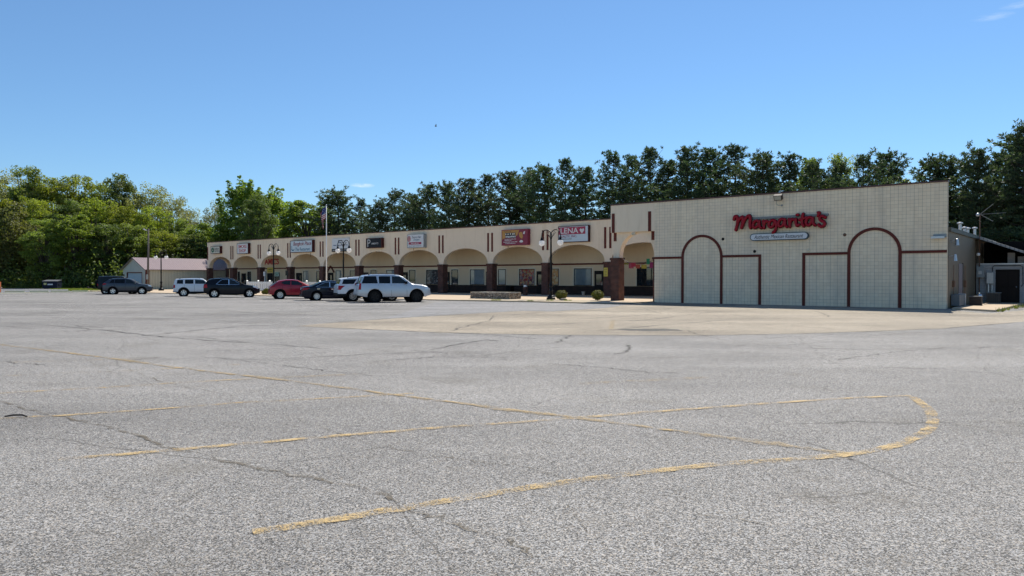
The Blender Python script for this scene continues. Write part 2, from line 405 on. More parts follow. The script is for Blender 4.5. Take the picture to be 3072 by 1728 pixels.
# ------------------------------------------------------------------ camera, sky, sun
cam = bpy.data.cameras.new('camera'); co_ = bpy.data.objects.new('camera', cam); C.objects.link(co_)
co_.location = (0, 0, 1.7); co_.rotation_euler = (R(90 - .7742), 0, 0)
cam.sensor_width = 36; cam.lens = 36*2220/3072; cam.clip_start = .05; cam.clip_end = 5000
SC.camera = co_

SUN_AZ, SUN_EL = 28.0, 51.5
sd = bpy.data.lights.new('sun', 'SUN'); sd.energy = 5.0; sd.angle = R(.53); sd.color = (1, .945, .85)
so = bpy.data.objects.new('sun', sd); C.objects.link(so)
dv = Vector((math.sin(R(SUN_AZ))*math.cos(R(SUN_EL)), math.cos(R(SUN_AZ))*math.cos(R(SUN_EL)), math.sin(R(SUN_EL))))
so.rotation_euler = dv.to_track_quat('Z', 'Y').to_euler(); so.location = dv*60

wd = bpy.data.worlds.new('World'); SC.world = wd; wd.use_nodes = True
nt = wd.node_tree; bg = nt.nodes['Background']
sky = N(nt, 'ShaderNodeTexSky', sky_type='NISHITA'); sky.sun_disc = False
sky.sun_elevation = R(SUN_EL); sky.sun_rotation = R(SUN_AZ); sky.air_density = 3.0; sky.dust_density = 0.0; sky.ozone_density = 10.0; sky.altitude = 8000
gen = N(nt, 'ShaderNodeTexCoord').outputs['Generated']
def wisp(px, py, ax, ay):
    """a small high cloud at a fixed direction of the sky"""
    d = Vector(((px-1536)/2220, 1, (834-py)/2220)).normalized()
    rt = Vector((d.y, -d.x, 0)).normalized(); up = rt.cross(d)
    a = N(nt, 'ShaderNodeVectorMath', operation='DOT_PRODUCT'); L(nt, gen, a.inputs[0]); a.inputs[1].default_value = rt
    b = N(nt, 'ShaderNodeVectorMath', operation='DOT_PRODUCT'); L(nt, gen, b.inputs[0]); b.inputs[1].default_value = up
    u = math_(nt, 'DIVIDE', a.outputs['Value'], ax)
    v = math_(nt, 'DIVIDE', math_(nt, 'SUBTRACT', b.outputs['Value'], 0.0), ay)
    dd = N(nt, 'ShaderNodeVectorMath', operation='DOT_PRODUCT'); L(nt, gen, dd.inputs[0]); dd.inputs[1].default_value = d
    r2 = math_(nt, 'ADD', math_(nt, 'MULTIPLY', u, u), math_(nt, 'MULTIPLY', v, v))
    m_ = math_(nt, 'MAXIMUM', math_(nt, 'SUBTRACT', 1.0, r2), 0.0)
    nz = noise_(nt, mapped(nt, gen, (60, 60, 260)), 1.0, 5, .65)
    q = math_(nt, 'MULTIPLY', m_, ramp(nt, nz.outputs['Fac'], [(.35, 0.0), (.7, 1.0)]))
    return math_(nt, 'MULTIPLY', q, math_(nt, 'GREATER_THAN', dd.outputs['Value'], 0.0))
cl = math_(nt, 'ADD', wisp(1088, 557, .017, .0035), math_(nt, 'MULTIPLY', wisp(2972, 54, .022, .0045), .3))
cl = math_(nt, 'ADD', cl, math_(nt, 'MULTIPLY', wisp(3050, 19, .02, .004), .25))
L(nt, mixc(nt, math_(nt, 'MINIMUM', math_(nt, 'MULTIPLY', cl, .8), .8), mixc(nt, 1.0, sky.outputs[0], (1.06, 1.0, .90), 'MULTIPLY'), (7.5, 8.0, 8.0)), bg.inputs[0]); bg.inputs[1].default_value = .106
SC.view_settings.view_transform = 'Standard'; SC.view_settings.look = 'None'
SC.view_settings.exposure = 0.4; SC.view_settings.gamma = 1.0
SC.cycles.max_bounces = 7; SC.cycles.transparent_max_bounces = 8
SC.cycles.use_adaptive_sampling = True; SC.cycles.adaptive_threshold = .02
SC.cycles.sample_clamp_indirect = 6

# ------------------------------------------------------------------ ground
def gp(px, py, z=0.0):
    """place on the ground seen at a point of the photograph"""
    p = math.atan(30/2220); x = (px-1536)/2220; zz = (864-py)/2220
    y = math.cos(p) + zz*math.sin(p); dz = -math.sin(p) + zz*math.cos(p)
    t = (z-1.7)/dz
    return Vector((x*t, y*t, z))
def sheet(name, pts, z, mat):
    mb = MB(); mb.poly([(q[0], q[1], z) for q in pts]); o = mb.build(name, mat); tag(o, kind='structure'); return o

sheet('ground', [(-900, -300), (900, -300), (900, 1400), (-900, 1400)], -.02, M['lawn'])
sheet('parking_lot', [(-220, -60), (160, -60), (160, 90), (30, 60), (18, 52), (-34, 92), (-42.5, 96), (-220, 96)], 0, M['asphalt'])
rd = [gp(-900, 885), gp(0, 880), gp(200, 877), gp(300, 874.8), gp(200, 868), gp(150, 866.2), gp(0, 865), gp(-300, 864)]
sheet('side_road', [(p.x, p.y) for p in rd], .004, M['old_road'])
pt = [(890,978.6),(1020,985),(1150,990),(1324,998),(1500,1002),(1700,1005),(2094,1006.5),(2400,1001),(2640,994),(2832,985.5),(3072,965),(3400,945),
      (3400,925),(3072,931),(2960,941),(2850,930),(2500,921),(2200,915),(1960,908),(1900,910),(1884,914),(1814,924.4),(1730,930),(1650,935),(1568,933),(1376,943.7),(1149,957.6),(957,971.6)]
sheet('asphalt_patch', [tuple(gp(a, b)[:2]) for a, b in pt], .004, M['patch'])
bp = [(1150,957),(1376,943),(1568,932.3),(1650,934.3),(1730,929.3),(1810,924),(1880,914),(1830,914.5),(1760,912.5),(1600,907.5),(1440,905.5),(1310,906)]
sheet('asphalt_sealed_strip', [tuple(gp(a, b)[:2]) for a, b in bp], .003, M['bluepatch'])

sheet('forest_floor', [(-260, 127), (-66, 127), (-50, 112), (-20, 112), (60, 75), (400, 75), (400, 700), (-500, 700)], -.005, plain('leaf_litter', (.05, .042, .028), .95, var=.3))
# walkway in front of the arcade, with a real kerb step
kerb = [(-98, -7.9), (-75, -7.6), (-56, -7.2), (-43, -6.9), (-33, -6.6), (-29, -6.0), (-25.2, -5.45), (-22, -5.3), (-19.9, -5.15), (-17.9, -4.6)]
mb = MB()
n = len(kerb)
back = [(x, 28.0) for x, w in kerb]
for i in range(n-1):
    a, b = kerb[i], kerb[i+1]
    mb.quad(fr(a[0], a[1]+.16, .062), fr(b[0], b[1]+.16, .062), fr(b[0], 28, .062), fr(a[0], 28, .062))
ow = mb.build('walkway', M['concrete']); tag(ow, kind='structure')
mb = MB()
for i in range(n-1):
    a, b = kerb[i], kerb[i+1]
    p = [fr(a[0], a[1], -.01), fr(b[0], b[1], -.01), fr(b[0], b[1], .066), fr(a[0], a[1], .066), fr(b[0], b[1]+.17, .066), fr(a[0], a[1]+.17, .066)]
    mb.quad(p[0], p[1], p[2], p[3]); mb.quad(p[3], p[2], p[4], p[5])
a = kerb[-1]; mb.quad(fr(a[0], a[1], -.01), fr(a[0], 0, -.01), fr(a[0], 0, .066), fr(a[0], a[1], .066))
tag(mb.build('kerb', M['kerb']), kind='structure')
# darker planting strip of pebbly soil beside the kerb
sheet('planting_strip', [tuple(fr(x, w)[:2]) for x, w in ((-31, -5.9), (-28.6, -5.6), (-25, -5.1), (-20.4, -4.8), (-21.2, -.6), (-27.5, -1.6), (-30.5, -4.2))], .068, stucco('pebbly_soil', (.38, .32, .235), (.5, .5, .4)))
# concrete pad beside the siding
mb = MB(); q = [(.35, -.7), (2.5, -2.6), (2.7, 11.0), (.35, 11.0)]
mb.poly([fr(a, b, .10) for a, b in q])
for i in range(4):
    a, b = q[i], q[(i+1) % 4]; mb.quad(fr(*a, -.01), fr(*b, -.01), fr(*b, .10), fr(*a, .10))
tag(mb.build('concrete_pad', M['concrete']), kind='structure')
# kerb line at the left edge and its parking blocks
mb = MB(); ks = [gp(-500, 890), gp(0, 880.2), gp(150, 877.6), gp(300, 875.2), gp(322, 874.6)]
for i in range(len(ks)-1):
    a, b = ks[i], ks[i+1]; d = (b-a).normalized(); nn = Vector((-d.y, d.x, 0))*.35
    up = Vector((0, 0, .05))
    mb.quad(a, b, b+up, a+up); mb.quad(a+up, b+up, b+nn+up, a+nn+up)
tag(mb.build('kerb_strip', M['curbyellow']), kind='structure')

def strip(name, px, w, mat, z=.008, jit=0.0, seed=0, sub=6, add=None, taper=False):
    rnd = random.Random(seed); g = []
    for i in range(len(px)-1):
        a, b = gp(*px[i]), gp(*px[i+1])
        for k in range(sub):
            t = k/sub; q = a.lerp(b, t)
            g.append(q + Vector((rnd.uniform(-jit, jit), rnd.uniform(-jit, jit), 0)))
    g.append(gp(*px[-1]))
    mb = add or MB(); vs = []; fs = []
    for i, q in enumerate(g):
        d = (g[min(i+1, len(g)-1)] - g[max(i-1, 0)]); d.z = 0; d.normalize()
        ww = w*(rnd.uniform(.35, 1.4) if jit > .0125 else rnd.uniform(.85, 1.12) if jit else 1)
        if taper: ww *= min(1, i/3+.05, (len(g)-1-i)/3+.05)
        nn = Vector((-d.y, d.x, 0))*ww*.5
        vs += [(q+nn+Vector((0,0,z))), (q-nn+Vector((0,0,z)))]
    for i in range(len(g)-1): fs.append((2*i, 2*i+1, 2*i+3, 2*i+2))
    mb.add(vs, fs)
    if add is None: return tag(mb.build(name, mat), kind='structure')
strip('painted_stall_line', [(760,1600),(1090,1545),(1300,1511),(1600,1462),(1850,1428),(2130,1396),(2400,1378),(2540,1366),(2640,1350),(2710,1330),(2765,1305),(2795,1283),(2800,1262),(2795,1240),(2780,1222),(2755,1205),(2736,1192)], .135, M['line_strong'], .008, .010, 1)
strip('painted_stall_line', [(170,1380),(400,1362),(730,1333),(1000,1310),(1290,1287),(1480,1273),(1740,1254),(2110,1225),(2400,1205),(2600,1193),(2730,1188)], .11, M['line_strong'], .009, .012, 2)
strip('painted_stall_line', [(-60,1262),(14,1256),(210,1246),(391,1234),(735,1208),(900,1200.5),(1240,1181)], .10, M['line_strong'], .008, .010, 5)
strip('painted_stall_line', [(-60,1184),(0,1181),(210,1169),(419,1157),(559,1147),(800,1135),(939,1129),(1085,1123)], .12, M['line'])
strip('painted_stall_line', [(-60,1131),(0,1129),(300,1116),(500,1107),(720,1094)], .10, M['line_faint'])
strip('painted_stall_line', [(1740,1152),(1900,1144),(2010,1139),(2120,1133)], .2, M['line_faint'])
strip('painted_stall_line', [(-40,1090),(200,1083),(420,1076)], .10, M['line_faint'])
strip('painted_stall_line', [(1839,961),(1836,976),(1833,991)], .16, M['line'])
strip('painted_stall_line', [(640,940),(760,931),(850,926)], .1, M['line_faint'])
strip('painted_stall_line', [(830,945),(1000,936),(1100,929)], .1, M['line_faint'])
strip('painted_aisle_line', [(-60,1027),(0,1034.5),(245,1064),(489,1098),(699,1124),(900,1147),(1200,1187),(1500,1226),(1718,1253),(2000,1290),(2202,1316.7),(2400,1343),(2545,1362)], .14, M['dustline'], .0075, .04, 3)
strip('painted_aisle_line', [(-60,1027.5),(0,1035),(245,1064.5),(489,1098.5),(699,1124.5),(900,1147.5),(1200,1187.5),(1500,1226.5),(1718,1253.5),(2000,1290.5),(2202,1317),(2400,1343.5),(2545,1362)], .07, M['line'], .0105, .012, 4)
cr = MB()
crk = [([(-20,1196),(105,1239),(245,1263),(349,1288),(521,1347),(757,1407),(1091,1462),(1273,1541),(1485,1607),(1640,1680)], .05, .05),
       ([(800,1225),(1100,1330),(1350,1375),(1600,1408),(1740,1450)], .018, .03),
       ([(2100,1330),(2450,1372),(2760,1392),(3000,1418),(3100,1424)], .014, .03), ([(2820,1360),(2950,1386),(3090,1392)], .012, .02),
       ([(1285,1052),(1375,1033),(1455,1020),(1510,1024)], .05, .04), ([(1665,1030),(1690,1018),(1715,1005)], .09, .07),
       ([(1845,1064),(1873,1058),(1890,1045),(1880,1034)], .09, .05), ([(2100,1005),(2180,1022),(2260,1032),(2340,1043),(2440,1060),(2500,1072)], .055, .06),
       ([(0,968),(110,973),(300,990),(440,1006),(560,1017),(780,1031)], .05, .08), ([(430,1008),(600,990),(740,978),(900,972)], .06, .08),
       ([(890,979),(1150,990.5),(1324,998.5),(1500,1002.5),(1700,1005.5),(2094,1007),(2400,1001.5),(2832,986),(3072,965.5)], .09, .05),
       ([(957,971),(1149,957),(1376,943),(1568,932.4),(1650,934)], .06, .05), ([(1362,993),(1376,985),(1470,962),(1480,946)], .05, .06),
       ([(1650,934),(1712,942)], .08, .04), ([(1930,926),(1965,936),(1985,941)], .08, .06), ([(1880,964),(1960,958),(2030,949),(2150,935),(2290,930)], .05, .06),
       ([(2060,990),(2090,1003),(2130,1008)], .07, .05), ([(2440,932),(2480,945),(2490,952)], .07, .06), ([(1530,1290),(1800,1378),(1890,1390)], .012, .03),
       ([(250,1075),(350,1120),(480,1165),(560,1157)], .02, .05), ([(330,1090),(500,1150),(700,1187),(690,1210)], .018, .04), ([(0,942),(400,955),(800,967),(950,960)], .045, .1),
       ([(1000,930),(1200,922),(1500,917)], .05, .1), ([(100,920),(500,938),(900,948)], .05, .12), ([(300,965),(700,948),(1100,925)], .045, .12),
       ([(780,1031),(1000,1043),(1300,1063),(1700,1078),(2200,1070),(3072,1073)], .03, .06), ([(2200,1040),(2600,1050),(3072,1041)], .025, .06),
       ([(300,1490),(420,1508),(640,1475),(900,1440)], .012, .03), ([(1560,1480),(1800,1500),(2000,1535),(2220,1560),(2350,1590)], .012, .03), ([(1700,1505),(1730,1550),(1760,1600)], .01, .03)]
cf = MB()
for i, (p_, w_, j_) in enumerate(crk):
    far = max(q[1] for q in p_) < 1068
    strip('', p_, w_*(2.0 if far and w_ < .07 else 1.0), None, .0065 + .00003*i, j_, i, 9, cf if far else cr, True)
rk = random.Random(41)
for i in range(70):
    y0 = 905 + 190*rk.random()**1.6; x0 = rk.uniform(-100, 2900); sl = rk.choice((-1, 1))*rk.uniform(.02, .09)*(.4+(y0-900)/200); ln = rk.uniform(120, 520)
    if y0 < 1010 and x0 > 1900: continue
    ym = lambda k: max(898, y0 + sl*ln*k + rk.uniform(-3, 3))
    strip('', [(x0+ln*k, ym(k)) for k in (0, .25, .5, .75, 1)], rk.uniform(.05, .12)*(1 if y0 < 1000 else .4), None, .0075+.00002*i, .06, 100+i, 6, cf, True)
tag(cr.build('asphalt_cracks', M['crack']), kind='structure')
tag(cf.build('asphalt_cracks', paint_line('dark_crack', (.05, .043, .035), .57)), kind='structure')
mb = MB(); c0 = gp(1955, 990); rnd = random.Random(4)
mb.poly([(c0.x + 1.05*math.cos(k*.3491)*rnd.uniform(.75, 1.15), c0.y + .6*math.sin(k*.3491)*rnd.uniform(.7, 1.2), .0085) for k in range(18)])
tag(mb.build('oil_stain', M['stain']), kind='structure')

# ------------------------------------------------------------------ text and flat marks (front is -y)
def text(parent, body, x, z, h, y, mat, width=None, shear=0.0, bold=0.0, name='lettering', depth=.006):
    cu = bpy.data.curves.new('t', 'FONT'); cu.body = body; cu.size = 1.0; cu.shear = shear; cu.offset = bold
    cu.align_x = 'LEFT'; cu.extrude = depth; cu.resolution_u = 3
    t = bpy.data.objects.new('t', cu); C.objects.link(t)
    dg = bpy.context.evaluated_depsgraph_get(); dg.update()
    me = bpy.data.meshes.new_from_object(t.evaluated_get(dg)); bpy.data.objects.remove(t); bpy.data.curves.remove(cu)
    xs = [v.co.x for v in me.vertices]; ys = [v.co.y for v in me.vertices]
    x0, x1, y0, y1 = min(xs), max(xs), min(ys), max(ys)
    k = h/(y1-y0); kx = (width/(x1-x0)) if width else k
    for v in me.vertices:
        v.co = ((v.co.x-(x0+x1)/2)*kx + x, y - v.co.z, (v.co.y-(y0+y1)/2)*k + z)
    me.materials.clear(); me.materials.append(mat)
    return link(name, me, parent)
def flat(parent, name, pts, y, mat, t=.008):
    mb = MB(); mb.prism(pts, y, y-t); 
    return mb.build(name, mat, parent)
def rect(x0, x1, z0, z1): return [(x0,z0),(x1,z0),(x1,z1),(x0,z1)]
def scribble(parent, name, x0, x1, z, h, y, mat, seed):
    """lettering too small to read: a row of short strokes"""
    rnd = random.Random(seed); mb = MB(); x = x0
    while x < x1:
        w = rnd.uniform(.5, .95)*h; mb.box(x, min(x1, x+w), y-.004, y, z-h*.5*rnd.uniform(.6, 1), z+h*.5*rnd.uniform(.6, 1)); x += w + h*rnd.choice((.18, .2, .25, .8))
    return mb.build(name, mat, parent)

# ------------------------------------------------------------------ the shopping arcade
AW, BW = 10.8, 14.0
PIT, XK = 7.0, [-91.33 + 7*k for k in range(11)]        # pier centres
arc = fthing('shopping_arcade', 'long cream stucco shopping arcade with a row of arches on brick piers', 'building')
def arch_wall(mb, x0, x1, arches, spring, top, w0, w1):
    xs = [(x0, spring)]
    for xc, hw, rise in arches:
        if xc-hw > xs[-1][0]+1e-4: xs.append((xc-hw, spring))
        for i in range(1, 24):
            g = math.pi*(1-i/24); xs.append((xc+hw*math.cos(g), spring + rise*math.sin(g)**.92))
        xs.append((xc+hw, spring))
    if x1 > xs[-1][0]+1e-4: xs.append((x1, spring))
    for (a, za), (b, zb) in zip(xs, xs[1:]):
        mb.quad((a,w0,za),(b,w0,zb),(b,w0,top),(a,w0,top))
        mb.quad((b,w1,zb),(a,w1,za),(a,w1,top),(b,w1,top))
        mb.quad((a,w1,za),(b,w1,zb),(b,w0,zb),(a,w0,za))
        mb.quad((a,w0,top),(b,w0,top),(b,w1,top),(a,w1,top))
    for xx in (x0, x1):
        mb.quad((xx,w0,spring),(xx,w1,spring),(xx,w1,top),(xx,w0,top))
mb = MB()
arches = [(-94.62, 3.08, 1.64)] + [(x+3.5, 3.17, 1.64) for x in XK[:-1]]
arch_wall(mb, -98.2, -17.6, arches, 3.17, 6.97, AW, AW+.45)
mb.build('facade', M['stucco'], arc, ang=40)
mb = MB(); mb.box(-98.26, -17.55, AW-.07, AW+.5, 6.972, 7.06); mb.build('coping', M['coping'], arc)
mb = MB()
mb.box(-98.2, -17.6, AW+.452, 28, 6.55, 6.7); mb.box(-98.2, -17.6, AW+.452, BW-.002, 5.02, 5.1)
mb.build('roof', M['roof'], arc)
mb = MB(); mb.box(-98.2, -17.6, BW, BW+.25, .93, 6.54); mb.build('shop_wall', M['stucco_shaded'], arc)
mb = MB(); mb.box(-98.2, -17.6, BW-.05, BW+.25, .0, .93); mb.build('wall_base', M['base_brick'], arc)
mb = MB(); mb.box(-98.0, -17.6, BW-.06, BW-.001, 2.99, 3.14); mb.build('wall_band', M['brown'], arc)
mb = MB()   # the end wall with its own arch, and the rear and side walls
for x in (-98.2,):
    pts = []
    for i in range(25):
        g = math.pi*(1-i/24); pts.append((12.72+1.28*math.cos(g), 3.17+1.42*math.sin(g)))
    pts = [(AW+.452, 3.17)] + pts + [(BW+.2, 3.17)]
    for (a, za), (b, zb) in zip(pts, pts[1:]):
        mb.quad((x,a,za),(x,b,zb),(x,b,6.54),(x,a,6.54)); mb.quad((x+.4,b,zb),(x+.4,a,za),(x+.4,a,6.54),(x+.4,b,6.54))
        mb.quad((x+.4,a,za),(x,a,za),(x,b,zb),(x+.4,b,zb))
mb.box(-98.2, -97.95, BW+.26, 28, 0, 6.54); mb.box(-17.85, -17.6, BW+.26, 28, 0, 6.54); mb.box(-97.94, -17.86, 27.75, 28, 0, 6.54)
mb.build('end_wall', M['stucco'], arc, ang=40)
def pier(x, w, ww=.74, dd=.74, h=3.17):
    mb = MB(); mb.box(x-ww/2, x+ww/2, w, w+dd, 0, h-.17); mb.box(x-ww/2-.05, x+ww/2+.05, w-.05, w+dd+.05, h-.17, h-.003)
    return mb
for i, x in enumerate([-97.92] + XK): pier(x, AW-.13, .58 if i == 0 else .76).build('brick_pier', M['brick'], arc)
pier(-97.95, BW-.25, .5, .5).build('brick_pier', M['brick'], arc)
for i, x in enumerate(XK):
    for d in (-.27, .27):
        mb = MB(); mb.box(x+d-.11, x+d+.11, AW-.035, AW-.001, 4.38, 6.3); mb.build('facade_stripe', M['brown'], arc)
mb = MB(); mb.box(-98.13, -97.93, AW-.035, AW-.001, 4.38, 6.3); mb.build('facade_stripe', M['brown'], arc)
def window(x0, x1, z0, z1, mat, parent=arc, w=BW, mull=0, trim=True):
    if trim:
        mb = MB(); t = .13
        for a, b, c, d in ((x0-t, x0, z0, z1+t), (x1, x1+t, z0, z1+t), (x0, x1, z1, z1+t)): mb.box(a, b, w-.03, w-.001, c, d)
        mb.build('window_trim', M['pale'], parent)
    mb = MB(); f = .06
    for a, b, c, d in ((x0, x0+f, z0, z1), (x1-f, x1, z0, z1), (x0+f, x1-f, z0, z0+f), (x0+f, x1-f, z1-f, z1)): mb.box(a, b, w-.055, w-.001, c, d)
    for k in range(mull):
        xm = x0 + (x1-x0)*(k+1)/(mull+1); mb.box(xm-.03, xm+.03, w-.055, w-.001, z0+f, z1-f)
    fr_ = mb.build('window', M['frame'], parent)
    mb = MB(); mb.box(x0+f, x1-f, w-.02, w-.002, z0+f, z1-f); mb.build('pane', mat, fr_)
    return fr_
G, GB, GU = M['glass'], M['glass_bright'], M['glass_blue']
for a, b, top, mat in ((-95.16,-94.6,2.68,G),(-92.53,-91.55,2.66,G),(-88.3,-87.6,2.66,GB),(-85.48,-84.3,2.5,G),(-78.67,-77.6,2.67,GB),(-75.76,-74.9,2.66,G),
                       (-71.63,-70.6,2.68,GB),(-68.77,-67.0,2.67,G),(-64.71,-63.65,2.68,G),(-61.76,-59.6,2.66,GB),(-57.73,-56.7,2.66,G),(-54.85,-52.85,2.65,M['poster3']),
                       (-50.82,-49.8,2.65,G),(-47.98,-45.9,2.64,GB),(-43.94,-42.9,2.64,GB),(-41.07,-39.05,2.64,M['poster1']),(-37.2,-36.0,2.64,M['poster2']),(-34.17,-32.1,2.64,GU)):
    window(a, b, .955, top, mat)
window(-27.15, -24.9, .955, 2.72, G, mull=2)
for a, b in ((-94.08,-92.96),(-87.3,-86.0),(-80.28,-79.05),(-73.24,-72.15),(-66.21,-65.12),(-58.95,-58.0),(-51.95,-51.1),(-45.6,-44.75),(-38.75,-37.85),(-31.75,-30.72)):
    mb = MB(); mb.box(a, b, BW-.1, BW-.051, .066, 2.39); d = mb.build('shop_door', M['door'], arc)
    mb = MB(); mb.box(a+.22, b-.22, BW-.108, BW-.1005, 1.05, 2.05); mb.build('pane', M['glass'], d)
    mb = MB(); mb.tube([(b-.12, BW-.16, 1.0), (b-.12, BW-.16, 1.35)], .02, 6); mb.build('handle', M['steel'], d)
mb = MB()   # red gable trim over one door
for s in (-1, 1): mb.obox((-72.68+s*.38, BW-.09, 2.86), (1.12, .12, .14), (s*.76, 0, -.86))
mb.build('door_gable_trim', M['brown'], arc)
for x, z0, z1 in ((-39.95, 4.72, 4.95), (-53.6, 4.78, 5.05), (-72.6, 4.4, 4.9)):
    mb = MB(); mb.tube([(x, AW-.03, z1), (x, AW-.03, z0)], .022, 6); mb.build('conduit', M['rust'], arc)

def sign_box(name, label, x0, x1, z0, z1, face, box=M['sign_box'], depth=.38):
    """a box sign on the fascia; local x runs 0..width, z 0..height, the face is at y = 0"""
    t = fthing(name, label, 'sign', x0, AW-depth-.002, z0)
    W_, H_ = x1-x0, z1-z0
    mb = MB(); f = .06
    for a, b, c, d in ((0, f, 0, H_), (W_-f, W_, 0, H_), (f, W_-f, 0, f), (f, W_-f, H_-f, H_)): mb.box(a, b, -.02, depth, c, d)
    mb.box(f, W_-f, .012, depth-.01, f, H_-f)
    mb.build('cabinet', box, t)
    mb = MB(); mb.box(f, W_-f, 0, .011, f, H_-f); mb.build('face', face, t)
    return t, W_, H_
t, w, h = sign_box('shop_sign', 'small ivory tattoo shop sign with a green emblem at the far left end', -96.5, -93.95, 5.27, 6.36, M['cream_sign'])
mb = MB(); mb.prism([(.22,.35),(.95,.35),(.6,.92)], 0, -.008); mb.lathe([(0.001,-.008),(.38,-.008),(.38,-.001)], 16, (.56,0,.55), 'y'); mb.build('emblem', M['green_ink'], t)
mb = MB(); mb.prism([(.46,.42),(.68,.42),(.57,.76)], -.009, -.014); mb.build('emblem_mark', M['cream_sign'], t)
text(t, 'Shadbeer', 1.68, .72, .30, -.002, M['ink'], 1.3, .15, .01); text(t, 'TATTOO', 1.68, .34, .30, -.002, M['ink'], 1.3, 0, .01)
t, w, h = sign_box('shop_sign', 'square white smoke shop sign with bold red capitals', -89.35, -86.5, 5.1, 6.58, M['white_sign'])
text(t, 'SMOKE', w/2-.02, 1.03, .46, -.002, M['signred'], 2.2, 0, .012); text(t, 'SHOP', w/2-.05, .44, .46, -.002, M['signred'], 1.75, 0, .012)
t, w, h = sign_box('shop_sign', 'wide pale Thai restaurant sign with maroon gothic lettering and a small boat', -76.5, -71.75, 5.0, 6.56, M['blue_sign'])
text(t, 'Bangkok Place', w/2+.22, 1.06, .62, -.002, M['maroon'], 3.85, .2, .012); text(t, 'Thai Restaurant', w/2+.3, .42, .42, -.002, M['teal_ink'], 3.1, .2, .008)
mb = MB(); mb.prism([(.25,.42),(.35,.25),(.62,.2),(.85,.3),(.95,.5),(.7,.38),(.45,.38),(.35,.8),(.22,.9),(.3,.6)], 0, -.008); mb.build('emblem', M['teal_ink'], t)
t, w, h = sign_box('shop_sign', 'white sign with a black strip below it, behind a twin globe lamp', -68.1, -64.75, 5.3, 6.55, M['white_sign'], M['white_sign'], .12)
scribble(t, 'lettering', 1.25, 2.2, .98, .16, -.001, M['ink'], 5); scribble(t, 'lettering', 1.15, 2.3, .72, .14, -.001, M['navy_ink'], 6); scribble(t, 'lettering', .3, 3.0, .42, .13, -.001, M['navy_ink'], 7)
mb = MB(); mb.box(0, w, -.03, .10, -.36, -.004); mb.build('lower_panel', M['black_sign'], t); scribble(t, 'lettering', .2, 3.1, -.18, .11, -.031, M['white_ink'], 8)
t, w, h = sign_box('shop_sign', 'dark navy sign with a big thin white initial and a maroon end', -61.3, -58.55, 5.2, 6.36, M['black_sign'])
text(t, 'P', .52, .6, .82, -.002, M['white_ink'], .5, 0, -.012); text(t, 'AMENTS', 1.55, .52, .2, -.002, M['white_ink'], 1.25, .1, .002)
mb = MB(); mb.tube([(.18,-.006,.95),(.3,-.006,1.02),(.4,-.006,.95)], .012, 5); mb.tube([(.18,-.006,.2),(.3,-.006,.14),(.4,-.006,.24)], .012, 5); mb.build('flourish', M['white_ink'], t)
t, w, h = sign_box('shop_sign', 'pale hair salon sign with a red emblem and a pink pill in a grey cabinet', -54.2, -51.55, 5.05, 6.56, M['white_sign'], M['sign_grey'], .42)
mb = MB(); mb.tube([(.3+.2*math.cos(a*.5236),-.008,1.0+.3*math.sin(a*.5236)) for a in range(13)], .035, 6); mb.box(.2,.25,-.012,0,.8,1.2); mb.box(.35,.4,-.012,0,.8,1.2); mb.box(.25,.35,-.012,0,.97,1.04); mb.build('emblem', M['signred'], t)
text(t, "Tami's Hair", 1.5, 1.18, .27, -.002, M['navy_ink'], 1.5, .3, 0); text(t, 'Designs', 1.48, .86, .26, -.002, M['teal_ink'], .95, .3, 0)
mb = MB(); mb.prism([(.22,.4),(.28,.36),(2.2,.36),(2.27,.42),(2.27,.56),(2.2,.62),(.28,.62),(.22,.56)], 0, -.008); mb.build('pill', M['crimson'], t)
scribble(t, 'lettering', .65, 1.85, .49, .11, -.009, M['white_ink'], 9); scribble(t, 'lettering', .25, 2.25, .2, .07, -.001, M['ink'], 10)
t, w, h = sign_box('shop_sign', 'gold and maroon sign with two lines of bold lettering above arch', -40.45, -37.15, 4.93, 6.5, M['maroon'], M['maroon'], .42)
mb = MB(); mb.prism([(.07,.07+.5),(.3,.72),(.9,.78),(1.5,.82),(2.0,.95),(2.25,1.5),(.07,1.5)], 0, -.005); mb.build('swoosh', M['gold'], t)
for zz, xx, mt, sd_ in ((1.12, 1.05, M['cream_sign'], 3), (.86, 1.1, M['white_ink'], 4)):
    mb = MB(); mb.box(xx-.62, xx+.72, -.009, -.0055, zz-.14, zz+.14); mb.build('lettering_panel', M['ink'], t); scribble(t, 'lettering', xx-.57, xx+.68, zz, .2, -.0095, mt, sd_)
for zz, a, b, sd_ in ((.62,.4,1.9,11),(.5,.4,1.3,12),(.34,.25,2.0,13),(.2,.5,1.8,14)): scribble(t, 'lettering', a, b, zz, .075, -.001, M['white_ink'], sd_)
scribble(t, 'lettering', .3, 1.2, 1.37, .07, -.006, M['ink'], 15)
mb = MB(); mb.prism([(2.35,.75),(2.6,.6),(2.72,.85),(2.6,1.25),(2.4,1.3),(2.2,1.15),(2.25,.9)], 0, -.009); mb.build('picture_panel', M['gold'], t)
mb = MB(); mb.prism([(2.25,.33),(2.4,.25),(2.6,.25),(2.75,.35),(2.6,.48),(2.4,.48)], 0, -.009); mb.prism([(2.7,1.1),(2.9,1.05),(2.98,1.35),(2.8,1.3)], 0, -.009); mb.build('picture_panel', M['white_ink'], t)
t, w, h = sign_box('shop_sign', 'realty sign with white capitals and a heart on crimson', -33.6, -30.2, 5.03, 6.56, M['blue_sign'], M['sign_box'], .3)
flat(t, 'upper_panel', rect(.07, 3.05, .73, 1.42), -.001, M['crimson'])
text(t, 'LENA', 1.28, 1.08, .50, -.010, M['white_ink'], 2.0, 0, .012); text(t, "'", 2.14, 1.38, .10, -.010, M['white_ink'])
